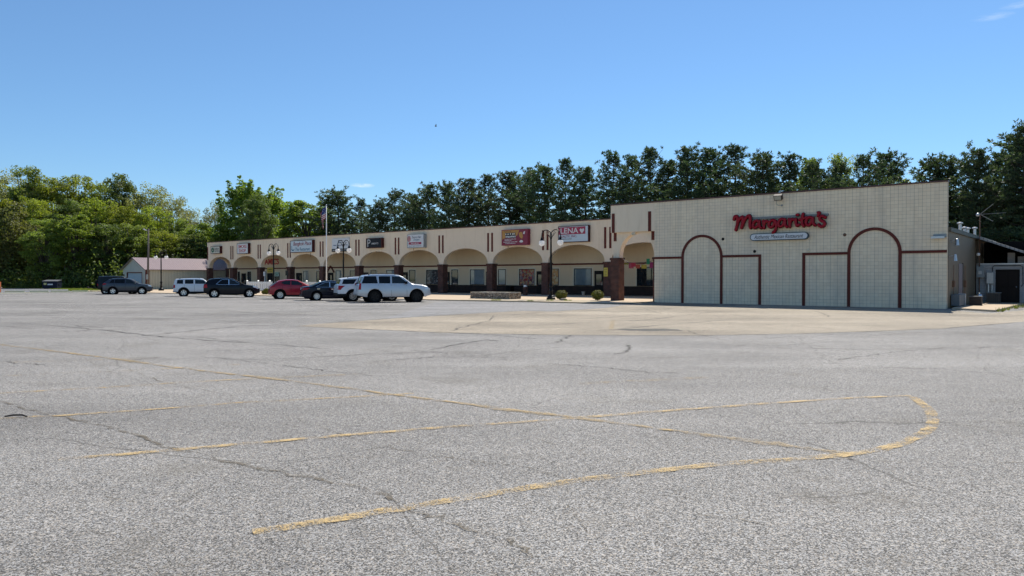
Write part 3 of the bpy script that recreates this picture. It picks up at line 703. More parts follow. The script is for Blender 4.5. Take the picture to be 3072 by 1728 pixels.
mb = MB(); mb.prism([(2.68,.78),(2.92,1.04),(2.92,1.18),(2.8,1.24),(2.68,1.14),(2.56,1.24),(2.44,1.18),(2.44,1.04)], -.010, -.016); mb.build('heart', M['white_ink'], t)
text(t, 'REALTY, INC.', 1.15, .54, .24, -.002, M['maroon'], 1.95, 0, .01); text(t, 'COMMERCIAL & HOMES', .85, .31, .09, -.002, M['ink'], 1.35)
# red letters and sheets inside the arches
t = fthing('wall_lettering', 'red channel letters on shaded wall inside an arch, above the yellow banner', 'sign', -88.6, BW-.004, 3.62)
text(t, 'AMICS', 2.35, .42, .84, -.02, M['signred'], 3.5, 0, .02, 'lettering', .02)
mb = MB(); mb.box(0, 1.5, -.02, .0, 0, .72); t = fthing('banner_sign', 'yellow banner above a shop door under red letters', 'sign', -87.3, BW-.07, 2.48); mb.build('sheet', M['yellow'], t)
scribble(t, 'lettering', .2, 1.3, .44, .16, -.021, M['ink'], 21); scribble(t, 'lettering', .3, 1.2, .18, .1, -.021, M['ink'], 22)
t = fthing('window_notice', 'pale green notice in a dark shop window beside the yellow banner', 'sign', -85.4, BW-.08, 1.95); mb = MB(); mb.box(0, 1.0, -.02, 0, 0, .62); mb.build('sheet', plain('pale_green_sheet', (.5, .66, .55), .5, var=.05), t)
scribble(t, 'lettering', .1, .9, .45, .17, -.021, M['green_ink'], 23); scribble(t, 'lettering', .1, .9, .18, .17, -.021, M['green_ink'], 24)
t = fthing('pier_notice', 'yellow notice on a dark brick pier beside the realty door', 'sign', XK[9]-.33, AW-.15, 1.85); mb = MB(); mb.box(0, .42, -.02, 0, 0, .78); mb.build('sheet', M['yellow'], t)
for k in range(4): scribble(t, 'lettering', .06, .36, .64-k*.17, .07, -.021, M['ink'], 30+k)

# ------------------------------------------------------------------ the tall restaurant block
res = fthing('restaurant', 'tall cream scored block restaurant with brown painted arches on its front', 'building')
mb = MB(); mb.box(-17.86, 0, 0, .3, 0, 6.97); mb.build('front_wall', M['block'], res)
mb = MB(); mb.box(-21.42, .03, -.05, .36, 6.972, 7.06); mb.build('coping', M['coping'], res)
mb = MB(); mb.box(-17.6, -.06, .301, 30, 4.3, 4.45); mb.build('roof', M['roof'], res)
mb = MB(); mb.box(-.12, .02, .301, 10.6, 0, 4.29); mb.box(-.12, .02, 11.7, 30, 0, 4.29); mb.box(-.7, -.121, 10.6, 11.7, 0, 4.29); mb.build('side_wall', M['lean_siding'], res)
mb = MB(); mb.box(-17.86, -17.7, .301, 10.3, 0, 4.29); mb.build('side_wall', M['stucco'], res)
mb = MB(); mb.box(-.06, .14, .36, 30, 4.27, 4.5); mb.build('eave_fascia', plain('dark_green_fascia', (.07, .07, .055), .6), res)
mb = MB(); mb.box(.021, .05, 3.75, 5.1, 0, 2.55); d = mb.build('side_door', plain('mauve_grey_door', (.20, .17, .17), .5), res)
mb = MB(); mb.box(.051, .1, 4.95, 5.08, 1.05, 1.12); mb.build('handle', M['steel'], d)
mb = MB(); mb.box(.021, .06, 5.101, 5.3, 0, 2.6); mb.build('door_jamb', M['frame'], res)
mb = MB(); arch_wall(mb, -21.36, -17.862, [(-19.45, 1.42, 1.72)], 3.17, 5.0, .27, .82)
mb.build('portal_arch', M['stucco'], res, ang=40)
mb = MB(); mb.box(-21.42, -17.862, 0, .85, 5.002, 6.97); mb.build('portal_panel', M['stucco'], res)
p_ = pier(-21.08, 0, .68, .78); p_.build('brick_pier', M['brick'], res)
p_ = pier(-18.0, .302, .27, .6); p_.build('brick_pier', M['brick'], res)
for x, y, z0, z1 in ((-21.2, 0, 4.98, 6.38), (-18.24, 0, 4.98, 6.38), (-21.2, .27, 4.38, 4.995), (-18.12, .27, 4.38, 4.995)):
    mb = MB(); mb.box(x-.115, x+.115, y-.035, y-.001, z0, z1); mb.build('wall_stripe', M['brown'], res)
TW = .17
def trim_rect(a, b, z0, z1):
    mb = MB(); mb.box(a, b, -.05, -.001, z0, z1); mb.build('wall_trim', M['brown'], res)
def trim_arch(a, b, sp, rise):
    mb = MB(); xc = (a+b)/2; ro = (b-a)/2; ri = ro-TW; n = 28
    for i in range(n):
        g0, g1 = math.pi*i/n, math.pi*(i+1)/n
        q = [(xc+r*math.cos(g), sp+(rise-(0 if r == ro else TW))*math.sin(g)) for r, g in ((ro,g0),(ro,g1),(ri,g1),(ri,g0))]
        mb.prism(list(reversed(q)), -.05, -.001)
    mb.box(a, a+TW, -.05, -.001, .0, sp); mb.box(b-TW, b, -.05, -.001, .0, sp)
    mb.build('arch_trim', M['brown'], res)
trim_arch(-15.8, -12.86, 3.1, 1.5); trim_arch(-5.14, -2.24, 3.16, 1.47)
trim_rect(-17.85, -15.802, 3.02, 3.17); trim_rect(-12.858, -10.30, 3.05, 3.2); trim_rect(-10.47, -10.3, 0, 3.049)
trim_rect(-7.74, -5.142, 3.09, 3.24); trim_rect(-7.74, -7.57, 0, 3.089); trim_rect(-2.238, .0, 3.09, 3.24)

# script lettering
def catmull(pts, k=6):
    out = []
    for i in range(len(pts)-1):
        p0, p1, p2, p3 = [Vector(pts[j]) for j in (max(i-1, 0), i, i+1, min(i+2, len(pts)-1))]
        for s in range(k):
            t = s/k
            out.append(.5*((2*p1) + (p2-p0)*t + (2*p0-5*p1+4*p2-p3)*t*t + (3*p1-p0-3*p2+p3)*t**3))
    out.append(Vector(pts[-1])); return out
def stroke(mb, pts, r, y, dep):
    P = catmull([(x, 0, z) for x, z in pts]); n = 10; rings = []
    def tan(i): 
        t = P[min(i+1, len(P)-1)] - P[max(i-1, 0)]; return t.normalized()
    seq = []
    t0, t1 = tan(0), tan(len(P)-1)
    for a in (0, 30, 60): seq.append((P[0] - t0*r*math.cos(R(a)), t0, max(.02, math.sin(R(a)))))
    for i in range(len(P)): seq.append((P[i], tan(i), 1.0))
    for a in (60, 30, 0): seq.append((P[-1] + t1*r*math.cos(R(a)), t1, max(.02, math.sin(R(a)))))
    vs = []; fs = []
    for c, t, s in seq:
        nn = Vector((-t.z, 0, t.x))
        for k in range(n):
            g = 2*math.pi*k/n
            vs.append(c + nn*(r*s*math.cos(g)) + Vector((0, y + dep*s*math.sin(g), 0)))
    for i in range(len(seq)-1):
        for k in range(n): fs.append((i*n+k, i*n+(k+1) % n, (i+1)*n+(k+1) % n, (i+1)*n+k))
    mb.add(vs, fs)
LET = {'M': [[(226,352),(236,322),(258,318),(272,345),(268,410),(250,478)], [(264,430),(282,375),(318,330),(334,330),(336,370),(320,452)], [(330,430),(352,370),(392,318),(416,316),(424,350),(420,420),(428,455)]],
       'a': [[(530,388),(500,372),(468,392),(458,430),(478,455),(508,440),(532,392)], [(534,378),(534,430),(552,458)]],
       'r': [[(578,378),(586,420),(588,458)], [(588,420),(606,380),(630,384)]],
       'g': [[(712,378),(684,368),(652,392),(644,430),(662,450),(694,434),(716,388)], [(718,378),(732,428),(718,486),(692,512)]],
       'a2': [[(822,366),(792,356),(762,380),(754,420),(774,444),(802,430),(826,378)], [(828,366),(830,420),(850,446)]],
       'r2': [[(874,362),(882,404),(885,446)], [(885,404),(904,362),(928,368)]],
       'i': [[(952,362),(950,404),(962,434),(984,426)], [(962,314),(974,312)]],
       't': [[(1030,304),(1020,350),(1018,406),(1036,440)], [(992,368),(1030,356),(1064,346)]],
       'a3': [[(1128,354),(1098,342),(1070,366),(1062,406),(1082,432),(1108,418),(1132,364)], [(1136,352),(1138,406),(1160,432)]],
       's': [[(1192,292),(1206,298),(1192,326)], [(1268,348),(1240,332),(1212,342),(1214,372),(1252,396),(1262,424),(1240,446),(1210,442),(1198,426)]]}
sg = fthing('script_sign', 'big glossy red brush script restaurant name on scored block wall', 'sign', -12.06, -.02, 4.83)
mb = MB(); mb.box(.95, 5.85, -.10, .015, .60, .74); mb.build('raceway', plain('grey_raceway', (.22, .22, .21), .5), sg)
for k_, sts in LET.items():
    mb = MB(); mr = MB()
    for st in sts:
        pp = [((x-215)/184, (483-.035*x - y)/184) for x, y in st]
        stroke(mb, pp, .098 if k_ == 'M' else .088, -.27, .07); stroke(mr, pp, .114 if k_ == 'M' else .104, -.17, .09)
    lt = mb.build('letter', M['letter_red'], sg, smooth=True); mr.build('letter_return', M['letter_return'], lt, smooth=True)
def pill_pts(x0, x1, z0, z1, n=8):
    r = (z1-z0)/2; zc = (z0+z1)/2
    return [(x1-r+r*math.cos(g), zc+r*math.sin(g)) for g in [math.pi*(-.5+i/n) for i in range(n+1)]] + [(x0+r+r*math.cos(g), zc+r*math.sin(g)) for g in [math.pi*(.5+i/n) for i in range(n+1)]]
sg = fthing('pill_sign', 'long white pill shaped sign with script subtitle below the red restaurant name', 'sign', -10.95, -.02, 4.06)
mb = MB(); mb.prism(pill_pts(0, 3.62, 0, .46), -.22, .015); mb.build('cabinet', plain('dark_teal_cabinet', (.02, .05, .07), .4), sg)
mb = MB(); mb.prism(pill_pts(.05, 3.57, .05, .41), -.232, -.2205); mb.build('face', M['white_sign'], sg)
text(sg, 'Authentic Mexican Restaurant', 1.8, .235, .24, -.235, M['ink'], 3.05, .35, 0)

M['bronze'] = plain('bronze_housing', (.06, .042, .032), .5, spec=.2)
def flood(label, x, w, z, s=1.0, tilt=-28, hmat=None):
    t = fthing('floodlight', label, 'floodlight', x, w, z)
    mb = MB(); mb.tube([(0, 0, 0), (0, -.12*s, .02*s), (0, -.25*s, .1*s)], .025*s, 6); mb.build('bracket', M['galv'], t)
    c = Vector((0, -.42*s, .12*s)); ax = Vector((1, 0, 0)); up = Vector((0, math.sin(R(tilt)), math.cos(R(tilt))))
    mb = MB(); mb.obox(c, (.52*s, .30*s, .36*s), ax, up); mb.build('housing', hmat or M['bronze'], t)
    nrm = up.cross(ax).normalized(); nrm = nrm if nrm.y < 0 else -nrm
    mb = MB(); mb.obox(c + nrm*.155*s, (.44*s, .01, .27*s), ax, up); mb.build('lens', plain('cloudy_lens', (.42, .40, .33), .3), t)
    return t
flood('boxy floodlight high on scored block wall above the red script name', -9.1, -.005, 6.6, .92)
t = flood('floodlight under the plain panel above the tall brick portal', -19.55, .265, 4.8, .5, -28, M['pale'])
t = fthing('wall_light', 'long grey shoebox light at right end of the scored block wall', 'light', -.75, -.002, 3.85)
mb = MB(); mb.box(.1, .72, -.16, 0, .08, .26); mb.build('housing', M['greybox'], t); mb = MB(); mb.box(.02, .66, -.34, -.162, .02, .14); mb.build('lens', M['galv'], t)
for lb, x, z, mt in (('black rosette on the block wall right of the left painted arch', -12.85, 4.26, M['blackmetal']), ('black rosette above the left painted rectangle', -10.73, 3.4, M['blackmetal']),
                     ('rusty rosette on the block wall left of the right painted arch', -5.3, 4.26, M['rust']), ('faded rosette above the right painted rectangle', -7.38, 3.4, M['pale'])):
    mb = MB(); mb.lathe([(.001,-.06),(.05,-.06),(.09,-.03),(.10,-.002),(.001,-.001)], 10, (0,0,0), 'y'); t = fthing('anchor_rosette', lb, 'wall anchor', x, -.001, z)
    mb.build('plate', mt, t, smooth=True); mb = MB(); mb.tube([(0,-.05,0),(0,-.11,0)], .022, 6); mb.build('bolt', mt, t)
mb = MB(); mb.tube([(0,0,.0),(0,-.03,-.2),(.12,-.03,-.32),(.3,-.02,-.33)], .012, 5); mb.sphere((.35,-.03,-.33), .06, 8, 6)
t = tag(mb.build('loose_cable', M['greybox']), 'loose grey cable hanging under the boxy floodlight on the block wall', 'cable'); t.location = fr(-9.35, -.02, 6.55); t.rotation_euler = (0, 0, RZ)

# paper bunting in the portal
t = fthing('paper_bunting', 'string of coloured cut paper flags hanging in the tall brick portal', 'bunting', -20.75, .5, 0)
mb = MB(); mb.tube([(.05,0,3.12),(.6,.05,2.72),(1.3,.1,2.62),(2.0,.05,2.74),(2.72,0,3.05)], .012, 5); mb.tube([(.05,0,3.1),(.5,-.05,2.85),(1.4,-.1,2.75),(2.72,0,2.95)], .01, 5); mb.build('string', M['ink'], t)
rnd = random.Random(8)
for x, z, w_, h_, c in ((.95,2.66,.36,.34,(.55,.03,.06)),(.72,2.58,.40,.42,(.55,.10,.14)),(1.32,2.52,.36,.30,(.55,.10,.04)),(1.78,2.5,.42,.3,(.60,.42,.05)),(2.14,2.86,.26,.42,(.03,.30,.12)),(2.42,2.6,.34,.44,(.40,.03,.13)),(.35,2.72,.4,.14,(.45,.34,.06))):
    mb = MB(); y = rnd.uniform(-.05, .05)
    pts = [(x-w_/2, z-h_/2+.04*(k % 2)) if False else (x-w_/2+w_*k/6, z-h_/2+(.05 if k % 2 else 0)) for k in range(7)] + [(x+w_/2, z+h_/2), (x-w_/2, z+h_/2)]
    mb.prism(pts, y, y+.006); mb.build('paper_flag', plain('paper', tuple(k*.62 for k in c), .8, var=.2, scale=9), t)

# ------------------------------------------------------------------ things beside the restaurant
shed = fthing('white_shed', 'low white lap sided shed with a dark door and sloping grey roof', 'shed')
mb = MB(); mb.box(.03, 1.1, 11.0, 11.15, .1, 2.58); mb.box(2.42, 7.5, 11.0, 11.15, 0, 2.58); mb.box(1.1, 2.42, 11.0, 11.15, 2.26, 2.58); mb.box(7.35, 7.5, 11.151, 20, 0, 2.58)
mb.build('wall', M['shed_siding'], shed)
mb = MB(); mb.box(.03, 7.52, 10.97, 11.18, 2.585, 2.66); mb.build('wall_cap', M['galv'], shed)
mb = MB(); mb.box(1.17, 2.36, 11.05, 11.1, .1, 2.22); d = mb.build('door', M['door'], shed)
mb = MB()
for a, b in ((.14, .55), (.65, 1.06)):
    for z0, z1 in ((.15, .95), (1.1, 1.95)): mb.box(1.17+a, 1.17+b, 11.03, 11.049, .1+z0, .1+z1)
mb.build('door_panel', plain('dark_door_panel', (.014, .010, .009), .5, spec=.15), d)
mb = MB(); mb.sphere((2.24, 10.99, 1.12), .05, 8, 6); mb.build('knob', M['steel'], d)
mb = MB(); mb.box(1.1, 1.169, 11.02, 11.1, .1, 2.259); mb.box(2.361, 2.42, 11.02, 11.1, .1, 2.259); mb.box(1.169, 2.361, 11.02, 11.1, 2.221, 2.259); mb.build('door_frame', M['frame'], shed)
mb = MB(); a, b = (.3, 4.38), (6.4, .98)
mb.add([(a[0],10.2,a[1]),(b[0],10.2,b[1]+.9),(b[0],21,b[1]+.9),(a[0],21,a[1]),(a[0],10.2,a[1]-.14),(b[0],10.2,b[1]+.76),(b[0],21,b[1]+.76),(a[0],21,a[1]-.14)],
       [(0,1,2,3),(7,6,5,4),(4,5,1,0),(5,6,2,1),(6,7,3,2),(7,4,0,3)])
mb.build('roof', M['shed_roof'], shed)
mb = MB(); mb.box(.05, 7.3, 14.5, 14.6, 2.66, 4.2); mb.build('loft_shade_sheet', M['dark'], shed)  # black sheet whose colour stands for the shade in the opening under the roof
mb = MB(); mb.box(1.7, 2.1, 11.6, 11.7, 2.661, 3.35); mb.box(2.25, 2.6, 11.6, 11.7, 2.661, 3.1); mb.build('loft_board', plain('grey_board', (.3, .29, .28), .8), shed)
mb = MB(); mb.tube([(.95,10.95,2.0),(.95,10.95,2.42),(1.02,10.95,2.5),(2.45,10.95,2.5),(2.58,10.95,2.42),(2.6,10.95,1.3),(2.5,10.95,1.15)], .02, 6); mb.build('cable', M['blackmetal'], shed)

def simple(name, label, cat, x, w, z, parts, rz=RZ, group=None):
    t = thing(name, label, cat, fr(x, w, z), rz, group)
    for pn, mb, mat, sm in parts: mb.build(pn, mat, t, ang=35 if sm else None)
    return t
def B(*boxes):
    mb = MB()
    for b in boxes: mb.box(*b)
    return mb
simple('meter_cabinet', 'grey electrical cabinet on the white shed wall beside the dark door', 'electrical box', .62, 10.98, 1.3, [('cabinet', B((0,.42,-.2,0,0,.8)), M['greybox'], 0), ('cover', B((.03,.39,-.22,-.201,.05,.75)), M['galv'], 0)])
simple('meter_cabinet', 'smaller pale meter box on the tan siding corner beside the mast', 'electrical box', .1, 10.75, 1.75, [('cabinet', B((0,.42,-.2,0,0,.7)), M['greybox'], 0), ('meter', B((.1,.3,-.25,-.201,.2,.42)), M['galv'], 0)])
mb = MB(); mb.tube([(0,0,0),(0,0,.75)], .055, 8); mb2 = MB(); mb2.tube([(.2,0,-.1),(.2,0,.7)], .05, 8)
simple('conduit_pipes', 'pair of pale pipes below the grey electrical cabinet', 'pipes', .72, 10.85, .55, [('pipe', mb, M['galv'], 1), ('pipe', mb2, M['galv'], 1)])
simple('planter_crate', 'dark slatted wooden box standing before the siding, nearest the camera', 'crate', .55, 4.0, .1,
       [('box', B((0,.58,0,.6,0,.5)), plain('dark_stained_wood', (.035, .028, .025), .8), 0), ('slats', B(*[(-.02,.60,-.02,-.001,k*.098+.01,k*.098+.09) for k in range(5)]), plain('stained_slat', (.05, .04, .034), .8), 0), ('rim', B((-.03,.61,-.03,.63,.501,.54)), plain('grey_rim', (.14, .14, .135), .7), 0)])
simple('planter_crate', 'grey rimmed wooden box beside the dark shed door', 'crate', .75, 9.9, .1,
       [('box', B((0,.72,0,.6,0,.62)), plain('brown_stained_wood', (.07, .055, .045), .8), 0), ('slats', B(*[(k*.12+.01,k*.12+.1,-.02,-.001,.02,.6) for k in range(6)]), plain('brown_slat', (.10, .08, .065), .8), 0), ('rim', B((-.03,.75,-.03,.63,.621,.67)), plain('grey_rim_light', (.24, .24, .23), .7), 0)])
mb = MB(); mb.lathe([(.001,0),(.2,0),(.21,.05),(.21,.5),(.17,.58),(.08,.6),(.08,.68),(.001,.68)], 14)
simple('steel_keg', 'shiny steel keg between the two wooden boxes', 'keg', .48, 8.6, .1, [('body', mb, M['steel'], 1)])
simple('hvac_cover', 'blue grey metal cover with a white end panel against the siding', 'metal box', .06, 1.0, .05, [('cover', B((0,.4,0,2.2,.1,.72)), plain('blue_grey_sheet', (.10, .125, .145), .5), 0), ('end_panel', B((.05,.4,2.201,2.34,.08,.74)), M['white_vinyl'], 0)])
mb = MB(); mb.tube([(0,0,0),(0,0,5.95)], .035, 8); mb2 = MB()
for e in ((.75,.2,.65), (1.45,.1,.02), (.75,.15,-.5)): mb2.tube([(0,0,5.9),(e[0],e[1]-.2,5.9+e[2])], .015, 6)
mb3 = MB(); mb3.sphere((-.12,0,5.88), .12, 10, 6); mb4 = MB(); mb4.box(0,.3,-.03,.03,4.0,4.04); mb4.box(-.25,.0,-.03,.03,2.6,2.64)
simple('antenna_mast', 'rusty roof mast with three splayed antenna arms', 'antenna', .22, 10.9, 0, [('mast', mb, M['rust'], 1), ('arm', mb2, M['dull'], 1), ('amplifier', mb3, M['galv'], 1), ('bracket', mb4, M['rust'], 0)])
for lb, x, w, h in (('tallest mushroom vent on the low roof, leftmost of four', -1, 11.5, 1.04), ('short mushroom vent directly right of the tallest one', -1, 13.4, .83), ('third mushroom vent from the left with a wide cap', -1, 14.95, .86), ('mushroom vent nearest the rusty mast', -1, 18.4, 1.07)):
    mb = MB(); mb.lathe([(.1,0),(.1,h-.16)], 12); m2 = MB(); m2.lathe([(.001,h),(.14,h-.02),(.19,h-.07),(.19,h-.11),(.08,h-.15),(.001,h-.15)], 14)
    simple('roof_vent', lb, 'vent', x, w, 4.452, [('stack', mb, M['galv'], 1), ('cap', m2, M['galv'], 1)], group='mushroom vents on the low roof')
for lb, w, z in (('upper metal shade lamp on the tan siding', 1.1, 3.78), ('lower metal shade lamp on the tan siding near the corner', 0.5, 2.9)):
    mb = MB(); mb.tube([(0,0,0),(.3,0,.05)], .02, 6); m2 = MB(); m2.lathe([(.04,.12),(.07,.1),(.12,-.26),(.11,-.26),(.05,.08)], 12, (.28,0,0))
    simple('wall_lamp', lb, 'wall lamp', .025, w, z, [('arm', mb, M['galv'], 1), ('lamp_shade', m2, M['galv'], 1)], group='lamps on the tan siding')
for lb, w, z, hh in (('junction box right of the mauve side door', 5.75, 1.15, .4), ('junction box on the tan siding near the block corner', 1.6, 1.2, .35)):
    mb = MB(); mb.box(0,.12,0,.3,0,hh); m2 = MB(); m2.tube([(.05,.15,hh),(.05,.15,hh+.9)], .018, 6); m2.tube([(.05,.15,0),(.05,.15,-.8)], .018, 6)
    simple('junction_box', lb, 'electrical box', .021, w, z, [('box', mb, M['rust'], 0), ('conduit', m2, M['rust'], 1)])
for lb, x, y in (('white security lamp head under the shed roof', .55, 10.9),):
    mb = MB(); mb.sphere((0,-.12,0), .11, 10, 6); m2 = MB(); m2.tube([(0,0,.08),(0,-.1,.06)], .03, 6)
    simple('security_lamp', lb, 'light', .2, 10.58, 3.25, [('head', mb, M['white_vinyl'], 1), ('arm', m2, M['rust'], 1)])

# ------------------------------------------------------------------ garage
g0 = fthing('garage', 'beige metal garage with a mauve ribbed roof and blue grey door', 'garage', -98.9, 2.0, 0)
GW, GL, GE, GR = 7.15, 15.8, 3.02, 4.62
mb = MB(); mb.quad((0,0,0),(0,GL,0),(0,GL,GE),(0,0,GE)); mb.quad((-GW,GL,0),(-GW,0,0),(-GW,0,GE),(-GW,GL,GE)); mb.build('side_wall', M['gar_siding'], g0)
mb = MB()
d0, d1, dz = -GW+1.35, -1.15, 2.42
mb.poly([(-GW,0,0),(d0,0,0),(d0,0,dz),(-GW,0,dz)]); mb.poly([(d1,0,0),(0,0,0),(0,0,dz),(d1,0,dz)]); mb.poly([(-GW,0,dz),(0,0,dz),(0,0,GE),(-GW/2,0,GR),(-GW,0,GE)])
mb.build('gable_wall', M['gar_gable'], g0)
mb = MB(); mb.poly([(0,GL,0),(-GW,GL,0),(-GW,GL,GE),(-GW/2,GL,GR),(0,GL,GE)]); mb.build('gable_wall', M['gar_gable'], g0)
mb = MB(); s_ = (GR-GE)/(GW/2); ov = .35
for sg_ in (-1, 1):
    xe = -GW/2 + sg_*(GW/2+ov); ze = GE - s_*ov
    q = [(-GW/2, -.3, GR+.04), (xe, -.3, ze+.04), (xe, GL+.3, ze+.04), (-GW/2, GL+.3, GR+.04)]
    mb.add(q + [(x, y, z-.09) for x, y, z in q], [(0,1,2,3),(7,6,5,4),(0,4,5,1),(1,5,6,2),(2,6,7,3),(3,7,4,0)])
mb.build('roof', M['gar_roof'], g0)
mb = MB(); mb.box(d0, d1, .12, .16, 0, dz)
for k in range(4): mb.box(d0, d1, .105, .12, k*dz/4+.03, (k+1)*dz/4-.02)
mb.build('garage_door', M['slate'], g0)
mb = MB(); mb.box(d0-.12, d0, -.03, .1, 0, dz+.12); mb.box(d1, d1+.12, -.03, .1, 0, dz+.12); mb.box(d0, d1, -.03, .1, dz, dz+.12); mb.build('door_frame', M['brown'], g0)
mb = MB(); mb.box(-.02, .1, -.04, .5, 0, GE-.1); mb.build('corner_trim', M['brown'], g0)
mb = MB(); mb.box(-GW+.3, -GW+.42, -.12, -.01, 2.0, 2.25); mb.build('wall_lamp', M['blackmetal'], g0)

# ------------------------------------------------------------------ lamp posts
def lamp_post(label, x, w, first=None, rz=None, z=.066):
    if first is not None:
        c = dup(first); c.location = fr(x, w, z); c['label'] = label
        if rz is not None: c.rotation_euler = (0, 0, rz)
        return c
    t = fthing('street_lamp', label, 'street lamp', x, w, z, 'twin globe lamps along the walkway')
    mb = MB(); mb.lathe([(.001,0),(.34,0),(.34,.14),(.27,.17),(.26,.26),(.17,.34),(.15,.62),(.17,.66),(.12,.72),(.11,.98),(.15,1.02),(.15,1.1),(.10,1.16),(.08,1.3)], 14); mb.build('base', M['blackmetal'], t, ang=40)
    mb = MB(); mb.lathe([(.08,1.28),(.075,3.5),(.055,4.85),(.08,4.9),(.05,5.0),(.001,5.04)], 12); mb.build('post', M['blackmetal'], t, ang=40)
    for s in (-1, 1):
        pts = [(s*.02, 0, 4.55)] + [(s*(.44-.43*math.cos(a)), 0, 4.92+.38*math.sin(a)) for a in [math.pi*i/12 for i in range(13)]] + [(s*.87, 0, 4.8)]
        mb = MB(); mb.tube(pts, .035, 8)
        for q in ((.12,4.72,.46,5.13),(.16,4.86,.34,5.2)): mb.tube([(s*.03,0,q[1]-.2),(s*q[0]*1.4,0,q[1]+.12),(s*q[2],0,q[3])], .014, 5)
        for k in range(5): mb.sphere((s*(.14+.08*k),0,4.78+.07*k), .024, 6, 4)
        arm = mb.build('arm', M['blackmetal'], t, smooth=True)
        mb = MB(); mb.lathe([(.03,.34),(.05,.3),(.05,.24),(.09,.2),(.1,.1),(.14,.04),(.15,.0),(.10,.0)], 12, (s*.87,0,4.5)); mb.build('fitter', M['blackmetal'], t, ang=40)
        mb = MB(); mb.sphere((s*.87,0,4.31), .235, 18, 12); mb.build('globe', M['globe'], t, smooth=True)
    return t
l0 = lamp_post('black twin globe lamp between the maroon sign and the realty sign', -26.15, -.9)
lamp_post('black twin globe lamp standing before the white sign with black strip', -51.1, -.9, l0)
lamp_post('black twin globe lamp behind the white picket fence, before the red letters', -62.95, -.9, l0)
lamp_post('farthest black twin globe lamp, before the beige garage wall', -89.3, -.4, l0, RZ + .35, .066)

# flagpole and flag
t = fthing('flagpole', 'slim white flagpole standing in front of the arcade', 'flagpole', -53.1, -1.4, .066)
mb = MB(); mb.tube([(0,0,0),(0,0,5),(0,0,8.75)], [.065,.055,.035], 10); mb.build('pole', M['white_vinyl'], t, smooth=True); mb = MB(); mb.sphere((0,0,8.8), .07, 8, 6); mb.build('finial', M['galv'], t, smooth=True)
def flag():
    mat, nt, p = new_mat('flag_cloth'); uvn = N(nt, 'ShaderNodeUVMap')
    sx = N(nt, 'ShaderNodeSeparateXYZ'); L(nt, uvn.outputs[0], sx.inputs[0])
    st = math_(nt, 'GREATER_THAN', math_(nt, 'FRACT', math_(nt, 'MULTIPLY', sx.outputs[1], 6.5)), .5)
    c = mixc(nt, st, (.36, .02, .035), (.62, .60, .58))
    can = math_(nt, 'MULTIPLY', math_(nt, 'LESS_THAN', sx.outputs[0], .4), math_(nt, 'GREATER_THAN', sx.outputs[1], .46))
    star = N(nt, 'ShaderNodeTexVoronoi'); star.inputs['Scale'].default_value = 16; L(nt, uvn.outputs[0], star.inputs['Vector'])
    cc = mixc(nt, math_(nt, 'LESS_THAN', star.outputs['Distance'], .22), (.03, .045, .17), (.7, .7, .7))
    L(nt, mixc(nt, can, c, cc), p.inputs['Base Color']); p.inputs['Roughness'].default_value = .8
    nu, nv = 28, 22; vs = []; uv = []; fs = []
    for j in range(nv+1):
        v = j/nv
        for i in range(nu+1):
            u = i/nu
            # hanging limp: the fly droops and folds along the pole
            x = -.02 - (.46+.16*math.sin(3*u+1))*min(1, u*2.4) + .10*math.sin(u*13+v*2)*u
            y = .16*math.sin(u*17 + v*1.5)*min(1, u*3) - .05
            z = (v-1)*1.15 - 1.35*u**1.15*(.82+.18*v)
            vs.append((x*(.8+.2*v), y, z)); uv.append((u, v))
    for j in range(nv):
        for i in range(nu): fs.append((j*(nu+1)+i, j*(nu+1)+i+1, (j+1)*(nu+1)+i+1, (j+1)*(nu+1)+i))
    me = bpy.data.meshes.new('flag'); me.from_pydata(vs, [], fs); me.materials.append(mat)
    ul = me.uv_layers.new(name='UVMap')
    for l in me.loops: ul.data[l.index].uv = uv[l.vertex_index]
    me.polygons.foreach_set('use_smooth', [True]*len(fs))
    o = link('flag', me); tag(o, 'limp striped flag with a starry blue corner drooping from the flagpole', 'flag')
    o.location = fr(-53.1, -1.4, 8.75); o.rotation_euler = (0, 0, RZ+.35)
flag()

# poles
t = thing('utility_pole', 'tall leaning wooden pole with a small white lamp by the garage', 'utility pole', (-50.2, 102.0, 0)); t.rotation_euler = (0, R(.9), 0)
mb = MB(); mb.tube([(0,0,0),(0,0,4),(0,0,8.5)], [.15,.13,.10], 10); mb.build('pole', M['wood_pole'], t, smooth=True)
mb = MB(); mb.tube([(0,0,8.1),(-.3,-.1,8.35)], .03, 6); mb.build('lamp_arm', M['galv'], t); mb = MB(); mb.obox((-.42,-.12,8.34), (.42,.2,.12), (.8,.2,-.35)); mb.build('lamp_head', M['white_vinyl'], t)
mb = MB(); mb.box(-.12,.12,-.3,-.2,1.5,2.2); mb.build('meter', M['greybox'], t)
t = thing('utility_pole', 'slender bare pole at the wood edge right of the dumpster', 'utility pole', (-75.6, 125, 0)); t.rotation_euler = (0, R(1.2), 0)
mb = MB(); mb.tube([(0,0,0),(0,0,7.8)], [.13,.08], 8); mb.build('pole', M['wood_pole'], t, smooth=True); mb = MB(); mb.tube([(.0,-.14,.3),(.0,-.12,7)], .025, 5); mb.build('cable_guard', M['galv'], t)

